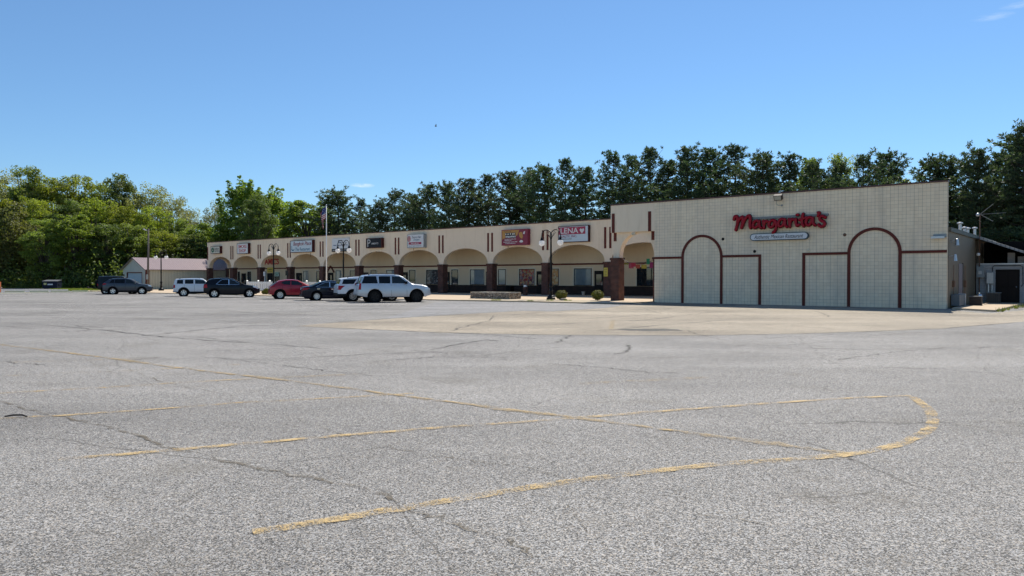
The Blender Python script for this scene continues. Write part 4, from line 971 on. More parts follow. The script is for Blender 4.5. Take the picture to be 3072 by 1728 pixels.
# picket fence
fe = fthing('picket_fence', 'white vinyl picket fence around a patio before the arcade', 'fence', -76.2, 4.0, .066)
mp = MB(); n = 0; x = 0
while x < 14.8:
    mp.prism([(x,.12),(x+.075,.12),(x+.075,1.12),(x+.0375,1.2),(x,1.12)], -.012, .012); x += .155
for k in range(38): y = .15 + k*.155; mp.box(-.012,.012,y,y+.075,.12,1.15)
mp.build('pickets', M['white_vinyl'], fe)
mb = MB()
for z in (.2, .92): mb.box(0,14.8,.013,.06,z,z+.09); mb.box(.013,.06,.06,6.3,z,z+.09)
mb.build('rail', M['white_vinyl'], fe)
for k in range(7):
    mb = MB(); xx = k*2.45; mb.box(xx-.07,xx+.07,-.07,.07,0,1.26); mb.prism([(xx-.09,1.261),(xx+.09,1.261),(xx,1.36)], -.09, .09); mb.build('fence_post', M['white_vinyl'], fe)

# dumpster
t = thing('dumpster', 'navy dumpster with grey lids at the wood edge', 'dumpster', gp(156, 866.5), R(8))
mb = MB(); mb.prism([(-1.05,.12),(1.05,.12),(1.12,1.12),(-1.12,1.12)], -.75, .75); mb.box(-1.15,1.15,-.8,.8,1.05,1.14); mb.build('bin', M['bin_blue'], t)
for s in (-1, 1):
    mb = MB(); mb.add([(s*.56-.55,-.85,1.16),(s*.56+.55,-.85,1.16),(s*.56+.55,.8,1.36),(s*.56-.55,.8,1.36),(s*.56-.55,-.85,1.22),(s*.56+.55,-.85,1.22),(s*.56+.55,.8,1.42),(s*.56-.55,.8,1.42)], [(3,2,1,0),(4,5,6,7),(0,1,5,4),(1,2,6,5),(2,3,7,6),(3,0,4,7)]); mb.build('lid', M['lid'], t)
mb = MB(); mb.box(-.85,-.45,-.79,-.76,.62,.95); mb.build('placard', plain('yellow_placard', (.55, .5, .2), .6), t); mb = MB(); mb.box(-.3,.45,-.79,-.76,.6,.8); mb.build('placard', M['white_sign'], t)
for s in (-1, 1):
    mb = MB(); mb.box(s*1.1-.06, s*1.1+.06, -.4, .4, .65, .8); mb.build('fork_pocket', M['bin_blue'], t)
    mb = MB(); mb.box(s*.85-.06, s*.85+.06, -.6, .6, 0, .12); mb.build('skid', M['blackmetal'], t)
# parking blocks at the left
for i, (a, b, lb) in enumerate(((14,74,'leftmost of the pale yellow parking blocks'), (89,146,'pale yellow parking block before the dumpster, second from left'), (153,208,'pale yellow parking block right of the dumpster'), (216,264,'pale yellow parking block below the lawn, left of two'), (270,312,'rightmost pale yellow parking block, beside the dark boxy vehicle'))):
    pa, pb = gp(a, 876.6-.008*a), gp(b, 876.6-.008*b); d = pb-pa; ln = d.length
    mb = MB(); mb.prism([(-.12,0),(.12,0),(.08,.15),(-.08,.15)], 0, ln)
    o = tag(mb.build('parking_block', M['curbyellow']), lb, 'parking block', 'parking blocks along the left kerb'); o.location = pa; o.rotation_euler = (0, 0, math.atan2(-d.x, d.y))
t = thing('barricade_post', 'orange barricade post cut by the left edge of the photo', 'barricade', gp(1, 877))
mb = MB(); mb.box(-.14,.05,-.05,.05,0,1.25); mb.build('upright', M['orange'], t); mb = MB(); mb.obox((.03,-.05,.5), (.4,.06,.14), (1,0,.35)); mb.build('brace', plain('pale_wood', (.5, .32, .2), .7), t)

# planter, pots and small things on the walkway
t = fthing('stone_planter', 'low oblong stacked stone planter on the walkway', 'planter', -31.1, -1.6, .066)
mb = MB(); rnd = random.Random(12)
nx = 20
def ring(z, k): return [(-2.05*k, -.75*k, z), (2.05*k, -.75*k, z), (2.05*k, .75*k, z), (-2.05*k, .75*k, z)]
mb.box(-2.0, 2.0, -.75, -.45, 0, .46); mb.box(-2.0, 2.0, .45, .75, 0, .46); mb.box(-2.0, -1.7, -.449, .449, 0, .46); mb.box(1.7, 2.0, -.449, .449, 0, .46)
for k in range(120):
    side = rnd.random(); z = rnd.choice((.05,.13,.21,.29,.37,.44)); l = rnd.uniform(.14,.4)
    if side < .7: xx = rnd.uniform(-1.9, 1.9); mb.obox((xx, -.75-rnd.uniform(0,.02), z), (l, .06, .075))
    else: yy = rnd.uniform(-.65, .65); s = rnd.choice((-1, 1)); mb.obox((s*(2.0+rnd.uniform(0,.02)), yy, z), (.06, l*.7, .075))
mb.build('stone_wall', M['stone'], t)
mb = MB(); rnd = random.Random(3)
for k in range(16):
    a = -1.95 + k*.245; mb.obox((a+.12, -.6+rnd.uniform(-.02,.02), .49+rnd.uniform(-.01,.015)), (.235, .34, .06)); mb.obox((a+.12, .6, .49), (.235, .34, .06))
mb.build('capstone', stucco('pale_capstone', (.52, .47, .38)), t)
mb = MB(); mb.quad((-1.7,-.449,.36),(1.7,-.449,.36),(1.7,.449,.36),(-1.7,.449,.36)); mb.build('soil', plain('soil', (.06, .045, .03), .95), t)
simple('ash_receptacle', 'brown brick faced ash receptacle with a white top by the printed window', 'ash bin', -35.9, 8.4, .066, [('body', B((-.16,.16,-.16,.16,0,.8)), M['brick'], 0), ('top', B((-.12,.12,-.12,.12,.801,.98)), M['white_vinyl'], 0)])
simple('litter_bin', 'black litter bin beside a brick pier behind the stone planter', 'bin', -41.2, 12.6, .066, [('body', B((-.3,.3,-.3,.3,0,.72)), M['blackmetal'], 0), ('lid', B((-.33,.33,-.33,.33,.721,.8)), M['frame'], 0)])
def pot(label, x, w):
    mb = MB(); mb.lathe([(.001,0),(.11,0),(.17,.3),(.19,.3),(.19,.35),(.15,.35),(.001,.3)], 12); simple('flower_pot', label, 'flower pot', x, w, .066, [('pot', mb, M['terracotta'], 1)], group='pots by the shop doors')
pot('pale flower pot beside the realty door', -31.9, 12.2); pot('pale flower pot by the door left of the printed orange window', -37.3, 10.2)
t = fthing('post_sign', 'black square sign board on a thin pole beside a brick pier', 'sign', -75.9, 9.5, .066)
mb = MB(); mb.tube([(0,0,0),(0,0,2.6)], .035, 6); mb.build('post', M['blackmetal'], t); mb = MB(); mb.box(-.3,.3,-.05,-.02,1.95,2.6); mb.build('board', M['blackmetal'], t)
t = fthing('payphone_post', 'thin grey post with a small white box before the patio door', 'post', -81.0, 9.5, .066)
mb = MB(); mb.tube([(0,0,0),(0,0,2.2)], .05, 6); mb.build('post', M['galv'], t); mb = MB(); mb.box(-.11,.11,-.12,.05,1.9,2.48); mb.build('box', M['white_vinyl'], t)
mb = MB(); mb.box(-.9,.9,-.25,.25,.4,.46); m2 = MB(); m2.box(-.9,.9,.2,.26,.5,.95); m3 = MB(); m3.box(-.8,-.74,-.2,.2,0,.4); m4 = MB(); m4.box(.74,.8,-.2,.2,0,.4)
simple('bench', 'dark bench against the smoke shop wall', 'bench', -94.8, 13.0, .066, [('seat', mb, M['door'], 0), ('backrest', m2, M['door'], 0), ('leg', m3, M['blackmetal'], 0), ('leg', m4, M['blackmetal'], 0)])
# stick on the asphalt
mb = MB(); a = gp(14, 1254); b = gp(86, 1252); mb.tube([a+Vector((0,0,.02)), a.lerp(b,.3)+Vector((0,.02,.03)), a.lerp(b,.7)+Vector((0,.015,.03)), b+Vector((0,-.03,.015))], [.010,.012,.011,.008], 6)
tag(mb.build('stick', plain('grey_twig', (.07, .055, .045), .8)), 'thin dark stick lying on a yellow stall line', 'stick')
# bird
t = thing('bird', 'small dark bird gliding in the empty sky', 'bird', (-7.4, 72, 16.4), R(20)); t.scale = (.4, .4, .4)
mb = MB(); mb.tube([(-.28,0,0),(-.15,0,.02),(.1,0,.02),(.25,0,.0),(.33,0,-.01)], [.02,.075,.08,.045,.01], 8); mb.build('body', plain('dark_feathers', (.03, .04, .06), .7), t, smooth=True)
for s in (-1, 1):
    mb = MB(); mb.add([(.12,s*.05,.03),(-.1,s*.05,.03),(-.12,s*.4,.32),(.12,s*.38,.32),(-.22,s*.72,.42),(-.08,s*.72,.43),(.12,s*.05,.045),(-.1,s*.05,.04),(-.12,s*.4,.33),(.12,s*.38,.335)], [(0,1,2,3),(3,2,4,5),(9,8,7,6)]); mb.build('wing', plain('wing_feathers', (.035, .045, .065), .7), t)

# ------------------------------------------------------------------ vehicles
def interp(pts, x):
    if x <= pts[0][0]: return pts[0][1]
    for (a, za), (b, zb) in zip(pts, pts[1:]):
        if x <= b: return za + (zb-za)*(x-a)/(b-a) if b > a else zb
    return pts[-1][1]
def car_paint(name, c, metal=.0, rough=.3):
    dark = max(c) < .05
    m, nt, p = new_mat(name); p.inputs['Base Color'].default_value = col(c); p.inputs['Metallic'].default_value = metal
    p.inputs['Roughness'].default_value = rough; p.inputs['Coat Weight'].default_value = .15 if dark else .5; p.inputs['Coat Roughness'].default_value = .06; p.inputs['Specular IOR Level'].default_value = .18 if dark else .4
    n = noise_(nt, objco(nt), 2.2, 4); L(nt, mixc(nt, ramp(nt, n.outputs['Fac'], [(.45, 0.0), (.8, .25)]), c, tuple(k*.75+.003 for k in c)), p.inputs['Base Color'])
    return m
M['tyre'] = plain('tyre_rubber', (.009, .009, .009), .85, var=.15, spec=.15)
M['alloy'] = plain('alloy', (.62, .63, .64), .28, .85, var=.06)
M['black_rim'] = plain('black_alloy', (.008, .008, .009), .4, var=.1, spec=.3)
M['clad'] = plain('black_plastic', (.012, .012, .013), .65, var=.1, spec=.2)
M['tail'] = plain('tail_lamp_red', (.36, .008, .016), .25, var=.1, spec=.25)
M['head'] = plain('headlamp', (.72, .75, .78), .08, .3, var=.1, spec=.9)
M['chrome'] = plain('chrome', (.8, .8, .8), .12, 1.0, var=0)
M['plate'] = plain('number_plate', (.55, .58, .62), .4, var=.05)
WH = {}
def wheel_meshes(rad, spokes, black):
    k = (rad, spokes, black)
    if k in WH: return WH[k]
    tw = .115
    mb = MB(); rr = rad*.66
    mb.lathe([(rr,-tw*.8),(rad*.8,-tw),(rad*.95,-tw*.92),(rad,-tw*.6),(rad,tw*.6),(rad*.95,tw*.92),(rad*.8,tw),(rr,tw*.8),(rr,-tw*.8)], 28, (0,0,0), 'y')
    o = mb.build('wheel', M['tyre'], None, ang=50); ty = o.data; bpy.data.objects.remove(o)
    mb = MB()
    mb.lathe([(rr,-tw*.82),(rr*.9,-tw*.80),(rr*.88,-tw*.4)], 28, (0,0,0), 'y')
    mb.lathe([(.001,-tw*.62),(rr*.2,-tw*.6),(rr*.24,-tw*.4)], 16, (0,0,0), 'y')
    for i in range(spokes):
        g = 2*math.pi*i/spokes + .3; d = Vector((math.cos(g),0,math.sin(g))); t = Vector((-math.sin(g),0,math.cos(g)))
        w0, w1 = rr*(.15 if spokes > 7 else .2), rr*(.10 if spokes > 7 else .22)
        a, b = d*rr*.15, d*rr*.92
        vs = [a-t*w0, a+t*w0, b+t*w1, b-t*w1]
        vs = [v+Vector((0,-tw*.66,0)) for v in vs] + [v+Vector((0,-tw*.3,0)) for v in vs]
        mb.add(vs, [(0,1,2,3),(4,7,6,5),(0,4,5,1),(1,5,6,2),(2,6,7,3),(3,7,4,0)])
    o = mb.build('rim', M['black_rim'] if black else M['alloy'], None); rim = o.data; bpy.data.objects.remove(o)
    mb = MB(); mb.lathe([(.001,-tw*.2),(rr*.99,-tw*.2)], 24, (0,0,0), 'y'); o = mb.build('brake_disc', M['dark'], None); br = o.data; bpy.data.objects.remove(o)
    WH[k] = (ty, rim, br); return WH[k]

def car(name, label, cat, s, rear_px, heading=23.0):
    Lc, W_, top, belt = s['L'], s['W'], s['top'], s['belt']; xr, wb, rad = s['xr'], s['wb'], s['rad']; xf = xr+wb
    tum = s.get('tum', .24); zb0 = s.get('zb', .3); ra = rad + s.get('gap', .075); P = s['paint']
    h = Vector((math.cos(R(heading)), math.sin(R(heading)), 0)); lf = Vector((-h.y, h.x, 0))
    root = thing(name, label, cat, gp(*rear_px) + lf*(W_/2-.10), R(heading), 'cars parked in a row before the arcade')
    X = lambda x: x - xr
    def pw(x):
        e = min(x, Lc-x); return 1 - s.get('round', .15)*max(0, 1-e/.75)**2.2
    def bz(x): return interp(belt, x)
    def zt(x): return interp(top, x)
    def hy(x, z):
        hw = W_/2*pw(x); b = bz(x)
        q = min(z, b); y = hw*(1 - .05*((q-.68)/.55)**2)
        if z > b: y -= (z-b)*tum
        return y
    def zbot(x):
        z = zb0 + .10*max(0, 1-min(x, Lc-x)/.45)
        for ax in (xr, xf):
            d = abs(x-ax)
            if d < ra: z = max(z, rad + math.sqrt(max(0, ra*ra-d*d)))
        return z
    xs = set([i*Lc/56 for i in range(57)] + [p[0] for p in top if 0 <= p[0] <= Lc])
    for ax in (xr, xf):
        for i in range(15): xs.add(ax - ra*math.cos(math.pi*i/14))
        xs.add(ax-ra-.003); xs.add(ax+ra+.003)
    xs = sorted(x for x in xs if 0 <= x <= Lc); xs = [x for i, x in enumerate(xs) if i == 0 or x-xs[i-1] > .002]
    rings = []
    for x in xs:
        t_, b_ = zt(x), zbot(x); zm = min(bz(x), t_-.07); zm = max(zm, b_+.02); r_ = []
        for f in (0, .12, .35, .65, .9, 1.0): z = b_ + (zm-b_)*f; r_.append((hy(x, z) - (.02 if f == 0 else 0), z))
        ze = max(t_-.05, zm+.01)
        for f in (.15, .5, 1.0): z = zm + (ze-zm)*f; r_.append((hy(x, z), z))
        ye = r_[-1][0]
        r_ += [(ye*.955, t_-.012), (ye*.8, t_+.008), (ye*.4, t_+.02), (0, t_+.024)]
        rings.append([(X(x), -y, z) for y, z in r_] + [(X(x), y, z) for y, z in reversed(r_[:-1])])
    n = len(rings[0]); mb = MB(); vs = [p for r_ in rings for p in r_]; fs = []
    for i in range(len(rings)-1):
        for k in range(n-1): fs.append((i*n+k, (i+1)*n+k, (i+1)*n+k+1, i*n+k+1))
    fs.append(tuple(reversed(range(n)))); fs.append(tuple((len(rings)-1)*n+k for k in range(n)))
    mb.add([(a, b, c) for a, b, c in vs], [tuple(reversed(f)) for f in fs])
    mb.build('body', P, root, ang=28)
    mb = MB(); mb.box(X(xr+ra+.02), X(xf-ra-.02), -W_/2+.07, W_/2-.07, zb0-.06, zb0+.22); mb.box(X(.25), X(Lc-.25), -W_/2+.34, W_/2-.34, zb0-.02, .62); mb.build('underbody', M['dark'], root)
    # side glass, both sides
    def pgrid(pts, off, sd_, m_=None):
        """a patch of the body side inside an outline, laid just proud of the curved panel"""
        m_ = m_ or MB(); x0 = min(p[0] for p in pts); x1 = max(p[0] for p in pts)
        cx = sorted(set([x0 + (x1-x0)*i/14 for i in range(15)] + [p[0] for p in pts])); g = []
        for x in cx:
            xx = min(max(x, x0+1e-4), x1-1e-4); zz = []
            for (xa, za), (xb, zb) in zip(pts, pts[1:]+pts[:1]):
                if (xa-xx)*(xb-xx) <= 0 and abs(xb-xa) > 1e-9: zz.append(za + (zb-za)*(xx-xa)/(xb-xa))
            lo, hi = min(zz), max(zz)
            g.append([(X(x), sd_*(hy(x, lo+(hi-lo)*k/5)+off), lo+(hi-lo)*k/5) for k in range(6)])
        for c0, c1 in zip(g, g[1:]):
            for k in range(5):
                q = (c0[k], c1[k], c1[k+1], c0[k+1]); m_.quad(*(q if sd_ < 0 else reversed(q)))
        return m_
    def sidepoly(pts, off):
        return [pgrid(pts, off, -1), pgrid(pts, off, 1)]
    for pts, mt in s['win']:
        for m_ in sidepoly(pts, .012): m_.build('side_window', mt, root, smooth=True)
    if s.get('chrome'):
        for m_ in sidepoly(s['chrome'], .008): m_.build('window_surround', M['chrome'], root)
    def topglass(x0, x1, nm, mt, k0=.9):
        m_ = MB(); g = []
        for i in range(7):
            x = x0 + (x1-x0)*i/6; t_ = zt(x); ye = hy(x, t_-.05)*k0
            g.append([(X(x), ye*f, t_ + .036 - .03*abs(f)**3) for f in (-1, -.8, -.4, 0, .4, .8, 1)])
        for i in range(6):
            for k in range(6): m_.quad(g[i][k], g[i+1][k], g[i+1][k+1], g[i][k+1])
        m_.build(nm, mt, root, smooth=True)
    topglass(*s['ws'], 'windshield', M['car_glass_clear']); topglass(*s['rg'], 'rear_window', M['car_glass'])
    for sd_ in (-1, 1):   # lamps wrap the corners
        zs, ln = s['tl']; m_ = pgrid(s['tlp'], .012, sd_)
        zs = (zs[0], min(zs[1], zt(.0)-.05)); ye = hy(.0, zs[0])
        if zs[1] > zs[0]+.04: m_.box(X(-.012), X(-.001), min(sd_*ye*.72, sd_*ye*.97), max(sd_*ye*.72, sd_*ye*.97), zs[0], zs[1])
        m_.build('tail_light', M['tail'], root); pgrid(s['hlp'], .012, sd_).build('headlight', M['head'], root)
        xm, zm = s['mir']; m_ = MB(); yy = hy(xm, zm); m_.obox((X(xm), sd_*(yy+.12), zm+.06), (.14, .24, .17), (1, .12*sd_, 0)); m_.obox((X(xm+.03), sd_*(yy+.02), zm+.02), (.08, .1, .06)); m_.build('side_mirror', s.get('mirmat', P), root)
        for xh, zh in s['han']:
            m_ = MB(); m_.obox((X(xh), sd_*(hy(xh, zh)+.02), zh), (.2, .035, .035)); m_.build('door_handle', s.get('hanmat', P), root)
    # door seams
    m_ = MB()
    for sd_ in (-1, 1):
        for xd in s['seam']:
            zl = [zbot(xd)+.06, .75, bz(xd)]; 
            for a, b in zip(zl, zl[1:]): m_.quad((X(xd-.007), sd_*(hy(xd, a)+.005), a), (X(xd+.007), sd_*(hy(xd, a)+.005), a), (X(xd+.007), sd_*(hy(xd, b)+.005), b), (X(xd-.007), sd_*(hy(xd, b)+.005), b))
    m_.build('door_seam', M['dark'], root)
    if s.get('clad'):
        zc = s['clad']
        for sd_ in (-1, 1):
            m_ = MB()
            for a, b in zip(xs, xs[1:]):
                if b <= a: continue
                za, zb_ = zbot(a), zbot(b)
                def topz(x, z0): 
                    d = min(abs(x-xr), abs(x-xf)); return max(zc, math.sqrt(max(0, (ra+.06)**2-d*d))+rad if d < ra+.06 else zc)
                ta, tb = topz(a, za), topz(b, zb_)
                if ta <= za+.005 and tb <= zb_+.005: continue
                m_.quad((X(a), sd_*(hy(a, za)+.005), za), (X(b), sd_*(hy(b, zb_)+.005), zb_), (X(b), sd_*(hy(b, tb)+.008), max(tb, zb_)), (X(a), sd_*(hy(a, ta)+.008), max(ta, za)))
            m_.build('side_cladding', M['clad'], root)
        m_ = MB(); m_.box(X(-.03), X(.06), -W_*.42, W_*.42, zb0+.08, zc+.05); m_.build('rear_bumper', M['clad'], root)
    else:
        m_ = MB(); m_.box(X(-.05), X(.08), -W_*.43, W_*.43, zb0+.12, zb0+.34); m_.build('rear_bumper', s.get('bump', P), root)
    m_ = MB(); m_.box(X(-.035), X(-.02), -.16, .16, .82, .98); m_.build('number_plate', M['plate'], root)
    m_ = MB(); m_.box(X(Lc-.02), X(Lc+.02), -W_*.27, W_*.27, .5, .78); m_.build('grille', M['clad'], root)
    if s.get('rails'):
        x0, x1 = s['rails']
        for sd_ in (-1, 1):
            m_ = MB(); y = sd_*(hy((x0+x1)/2, zt((x0+x1)/2)-.05)*.93)
            m_.tube([(X(x0), y, zt(x0)), (X(x0+.1), y, zt(x0+.1)+.055), (X((x0+x1)/2), y, zt((x0+x1)/2)+.06), (X(x1-.1), y, zt(x1-.1)+.055), (X(x1), y, zt(x1))], .02, 6); m_.build('roof_rail', M['clad'], root)
    ty, rim, br = wheel_meshes(rad, s['sp'], s.get('blackrim', False))
    for ax in (xr, xf):
        for sd_ in (-1, 1):
            y = sd_*(W_/2*pw(ax)-.125); o = link('wheel', ty, root); o.location = (X(ax), y, rad); o.rotation_euler = (0, 0, 0 if sd_ < 0 else math.pi)
            link('rim', rim, o); link('brake_disc', br, o)
            m_ = MB(); m_.lathe([(.001, 0), (ra+.03, 0)], 20, (X(ax), sd_*(W_/2-.34), rad), 'y'); m_.build('wheel_well', M['dark'], root)
    return root
g = M['car_glass']; gc = M['car_glass_clear']
YUK = dict(L=5.1, W=2.0, paint=car_paint('silver_white_paint', (.50, .525, .555), .45), xr=1.12, wb=2.95, rad=.425, zb=.40, sp=6, blackrim=True, tum=.2, gap=.10,
    top=[(0,1.0),(.04,1.18),(.1,1.24),(.34,1.78),(.48,1.88),(1.0,1.93),(1.8,1.95),(2.5,1.94),(2.85,1.9),(3.1,1.8),(3.72,1.33),(3.85,1.28),(4.5,1.22),(4.85,1.12),(5.02,.98),(5.1,.75)],
    belt=[(0,1.27),(5.1,1.2)], win=[([(.22,1.33),(1.28,1.33),(1.32,1.36),(1.22,1.82),(.42,1.82)], g), ([(1.42,1.33),(2.16,1.33),(2.2,1.36),(2.2,1.82),(1.46,1.82),(1.4,1.78)], g), ([(2.32,1.33),(3.42,1.33),(3.38,1.40),(2.86,1.80),(2.32,1.82)], gc)],
    ws=(2.95,3.68), rg=(.11,.33), tl=((.92,1.32),.2), tlp=[(.0,.9),(.17,.9),(.19,1.34),(.08,1.34)], hlp=[(4.62,.95),(5.06,.82),(5.06,.95),(4.85,1.08)], mir=(3.3,1.32), mirmat=M['clad'], han=[(1.55,1.2),(2.5,1.2)], seam=[1.36,2.26,3.36], rails=(.7,2.6))
RAV = dict(L=4.6, W=1.86, paint=car_paint('slate_grey_paint', (.032, .040, .056), .3), xr=.93, wb=2.69, rad=.355, zb=.27, sp=5, clad=.42,
    top=[(0,.95),(.04,1.16),(.12,1.22),(.55,1.55),(.8,1.62),(1.6,1.68),(2.2,1.67),(2.6,1.58),(3.35,1.14),(3.5,1.10),(4.2,1.0),(4.48,.88),(4.6,.68)], belt=[(0,1.14),(4.6,1.04)],
    win=[([(.62,1.2),(1.05,1.18),(1.05,1.54),(.85,1.53)], g), ([(1.1,1.18),(2.02,1.16),(2.05,1.57),(1.12,1.55)], g), ([(2.12,1.16),(3.02,1.13),(2.62,1.47),(2.15,1.57)], gc)],
    ws=(2.64,3.3), rg=(.14,.5), tl=((.98,1.14),.3), tlp=[(.0,.98),(.3,1.02),(.34,1.14),(.05,1.15)], hlp=[(4.15,.86),(4.5,.8),(4.56,.84),(4.3,.96)], mir=(2.98,1.12), han=[(1.2,1.02),(2.15,1.0)], seam=[1.08,2.08,3.0], rails=(.8,2.2))
JEEP = dict(L=4.2, W=1.78, paint=car_paint('charcoal_blue_paint', (.009, .010, .016), .1), xr=.75, wb=2.5, rad=.385, zb=.42, sp=5, clad=.52, round=.05, tum=.1,
    top=[(0,1.2),(.03,1.25),(.06,1.78),(.12,1.86),(1.2,1.9),(2.3,1.88),(2.45,1.82),(2.7,1.26),(2.85,1.2),(4.05,1.12),(4.18,1.05),(4.2,.7)], belt=[(0,1.2),(4.2,1.1)],
    win=[([(.2,1.28),(1.0,1.28),(1.0,1.72),(.2,1.72)], g), ([(1.12,1.28),(1.72,1.28),(1.72,1.72),(1.12,1.72)], g), ([(1.82,1.28),(2.5,1.28),(2.36,1.72),(1.82,1.72)], gc)],
    ws=(2.47,2.68), rg=(.035,.058), tl=((.85,1.1),.1), tlp=[(.0,.85),(.06,.85),(.06,1.1),(.0,1.1)], hlp=[(4.1,.85),(4.18,.85),(4.18,1.0),(4.1,1.0)], mir=(2.5,1.25), mirmat=M['clad'], han=[(1.2,1.1),(1.9,1.1)], seam=[1.06,1.77,2.55])
PAT = dict(L=4.41, W=1.76, paint=car_paint('pearl_white_paint', (.66, .69, .72), .1), xr=.88, wb=2.635, rad=.36, zb=.3, sp=5, clad=.44, round=.07, tum=.14,
    top=[(0,.95),(.03,1.1),(.14,1.52),(.24,1.6),(1.2,1.66),(2.3,1.66),(2.6,1.6),(3.12,1.2),(3.25,1.13),(4.15,1.06),(4.36,.96),(4.41,.7)], belt=[(0,1.1),(4.41,1.08)],
    win=[([(.3,1.17),(.84,1.17),(.84,1.53),(.36,1.53)], g), ([(1.0,1.17),(1.72,1.17),(1.72,1.55),(1.0,1.54)], g), ([(1.86,1.17),(2.92,1.15),(2.6,1.5),(1.86,1.55)], gc)],
    ws=(2.62,3.08), rg=(.05,.13), tl=((.82,1.08),.1), tlp=[(.0,.78),(.16,.78),(.16,1.06),(.03,1.08)], hlp=[(4.15,.82),(4.36,.82),(4.36,1.0),(4.15,1.0)], mir=(2.85,1.15), han=[(1.1,1.02),(1.98,1.02)], seam=[.94,1.8,2.9], rails=(.5,2.3))
EQU = dict(L=4.6, W=1.86, paint=car_paint('black_paint', (.006, .007, .012), .1, .22), xr=.86, wb=2.86, rad=.36, zb=.3, sp=5, clad=.40,
    top=[(0,.95),(.03,1.12),(.1,1.2),(.42,1.54),(.62,1.62),(1.4,1.69),(2.0,1.68),(2.45,1.6),(3.35,1.16),(3.52,1.1),(4.15,1.0),(4.45,.86),(4.6,.66)], belt=[(0,1.14),(4.6,1.04)],
    chrome=[(1.0,1.18),(1.21,1.128),(3.02,1.112),(3.04,1.125),(2.5,1.503),(2.0,1.59),(1.45,1.57)],
    win=[([(1.05,1.19),(1.22,1.15),(2.0,1.14),(2.0,1.57),(1.46,1.55)], g), ([(2.08,1.14),(3.0,1.13),(2.5,1.48),(2.08,1.57)], gc)],
    ws=(2.5,3.3), rg=(.12,.38), tl=((.85,1.14),.3), tlp=[(.0,.84),(.3,.86),(.28,1.16),(.05,1.14)], hlp=[(4.0,.92),(4.42,.74),(4.5,.78),(4.28,.95),(4.05,1.01)], mir=(2.98,1.12), han=[(1.35,.99),(2.2,.97)], seam=[1.2,2.04,3.0], rails=(.75,2.1))
JUK = dict(L=4.13, W=1.77, paint=car_paint('metallic_red_paint', (.33, .009, .024), .25), xr=.78, wb=2.53, rad=.35, zb=.28, sp=10, clad=.34,
    top=[(0,.85),(.04,1.0),(.12,1.06),(.62,1.42),(.85,1.5),(1.3,1.57),(1.8,1.575),(2.2,1.52),(2.95,1.14),(3.1,1.08),(3.7,.98),(4.0,.85),(4.13,.62)], belt=[(0,1.05),(1.0,1.1),(4.13,1.0)],
    win=[([(.86,1.3),(1.0,1.18),(1.55,1.14),(1.6,1.48),(1.1,1.45)], gc), ([(1.66,1.14),(2.62,1.12),(2.2,1.42),(1.66,1.48)], gc)],
    ws=(2.25,2.9), rg=(.14,.58), tl=((.92,1.02),.2), tlp=[(.02,.92),(.4,1.0),(.4,1.08),(.06,1.04)], hlp=[(3.6,.92),(3.95,.78),(4.02,.82),(3.75,.97)], mir=(2.55,1.12), han=[(.95,1.22),(1.75,.95)], seam=[.98,1.63,2.6])
SEN = dict(L=4.63, W=1.76, paint=car_paint('navy_black_paint', (.008, .011, .022), .15, .2), xr=1.02, wb=2.7, rad=.335, zb=.2, sp=10, tum=.3,
    top=[(0,.85),(.03,.99),(.1,1.04),(.5,1.08),(.7,1.12),(1.35,1.38),(1.75,1.47),(2.2,1.495),(2.6,1.44),(3.4,1.03),(3.6,.97),(4.2,.86),(4.5,.72),(4.63,.55)], belt=[(0,1.0),(4.63,.94)],
    chrome=[(.96,1.057),(1.14,1.01),(3.08,.992),(3.1,1.005),(2.59,1.348),(2.05,1.418),(1.59,1.36)],
    win=[([(1.0,1.06),(1.15,1.03),(1.95,1.02),(1.95,1.39),(1.6,1.34)], gc), ([(2.02,1.02),(3.05,1.01),(2.58,1.33),(2.02,1.4)], gc)],
    ws=(2.65,3.35), rg=(.72,1.3), tl=((.78,.95),.2), tlp=[(.0,.78),(.25,.82),(.55,.97),(.02,.96)], hlp=[(4.05,.76),(4.5,.62),(4.55,.66),(4.25,.8)], mir=(3.0,1.0), han=[(1.15,.88),(2.15,.86)], hanmat=M['chrome'], seam=[1.2,1.98,3.05])
EXP = dict(L=5.0, W=2.0, paint=car_paint('bright_white_paint', (.72, .74, .77), .05), xr=1.07, wb=2.86, rad=.39, zb=.36, sp=10, clad=.56, tum=.22,
    top=[(0,1.0),(.03,1.16),(.1,1.22),(.26,1.6),(.42,1.68),(1.2,1.76),(2.2,1.79),(2.7,1.74),(3.5,1.28),(3.7,1.2),(4.5,1.1),(4.85,.96),(5.0,.7)], belt=[(0,1.2),(5,1.12)],
    win=[([(.3,1.27),(1.12,1.27),(1.38,1.62),(.42,1.6)], g), ([(1.36,1.25),(2.15,1.23),(2.15,1.65),(1.58,1.63)], g), ([(2.24,1.23),(3.2,1.22),(2.72,1.62),(2.24,1.65)], gc)],
    ws=(2.75,3.45), rg=(.11,.25), tl=((.86,1.14),.3), tlp=[(.02,.86),(.2,.84),(.32,1.0),(.5,1.14),(.05,1.16)], hlp=[(4.5,.95),(4.88,.82),(4.93,.88),(4.65,1.03)], mir=(3.1,1.22), han=[(1.5,1.1),(2.4,1.08)], hanmat=M['chrome'], seam=[1.3,2.2,3.2], rails=(.7,2.3))
EXP['mirmat'] = M['clad']
car('parked_suv', 'silver white full size utility vehicle with black wheels, frontmost of the parked row', 'car', YUK, (1124.5, 908), 22)
car('parked_suv', 'white utility vehicle with black lower trim, partly behind the silver one', 'car', EXP, (1058.5, 904.6))
car('parked_sedan', 'navy black sedan between the red crossover and the white utility vehicle', 'car', SEN, (950, 902))
car('parked_crossover', 'small metallic red crossover before the white picket fence', 'car', JUK, (840, 897.3))
car('parked_suv', 'black utility vehicle with bright silver window outline beside the picket fence', 'car', EQU, (643, 893))
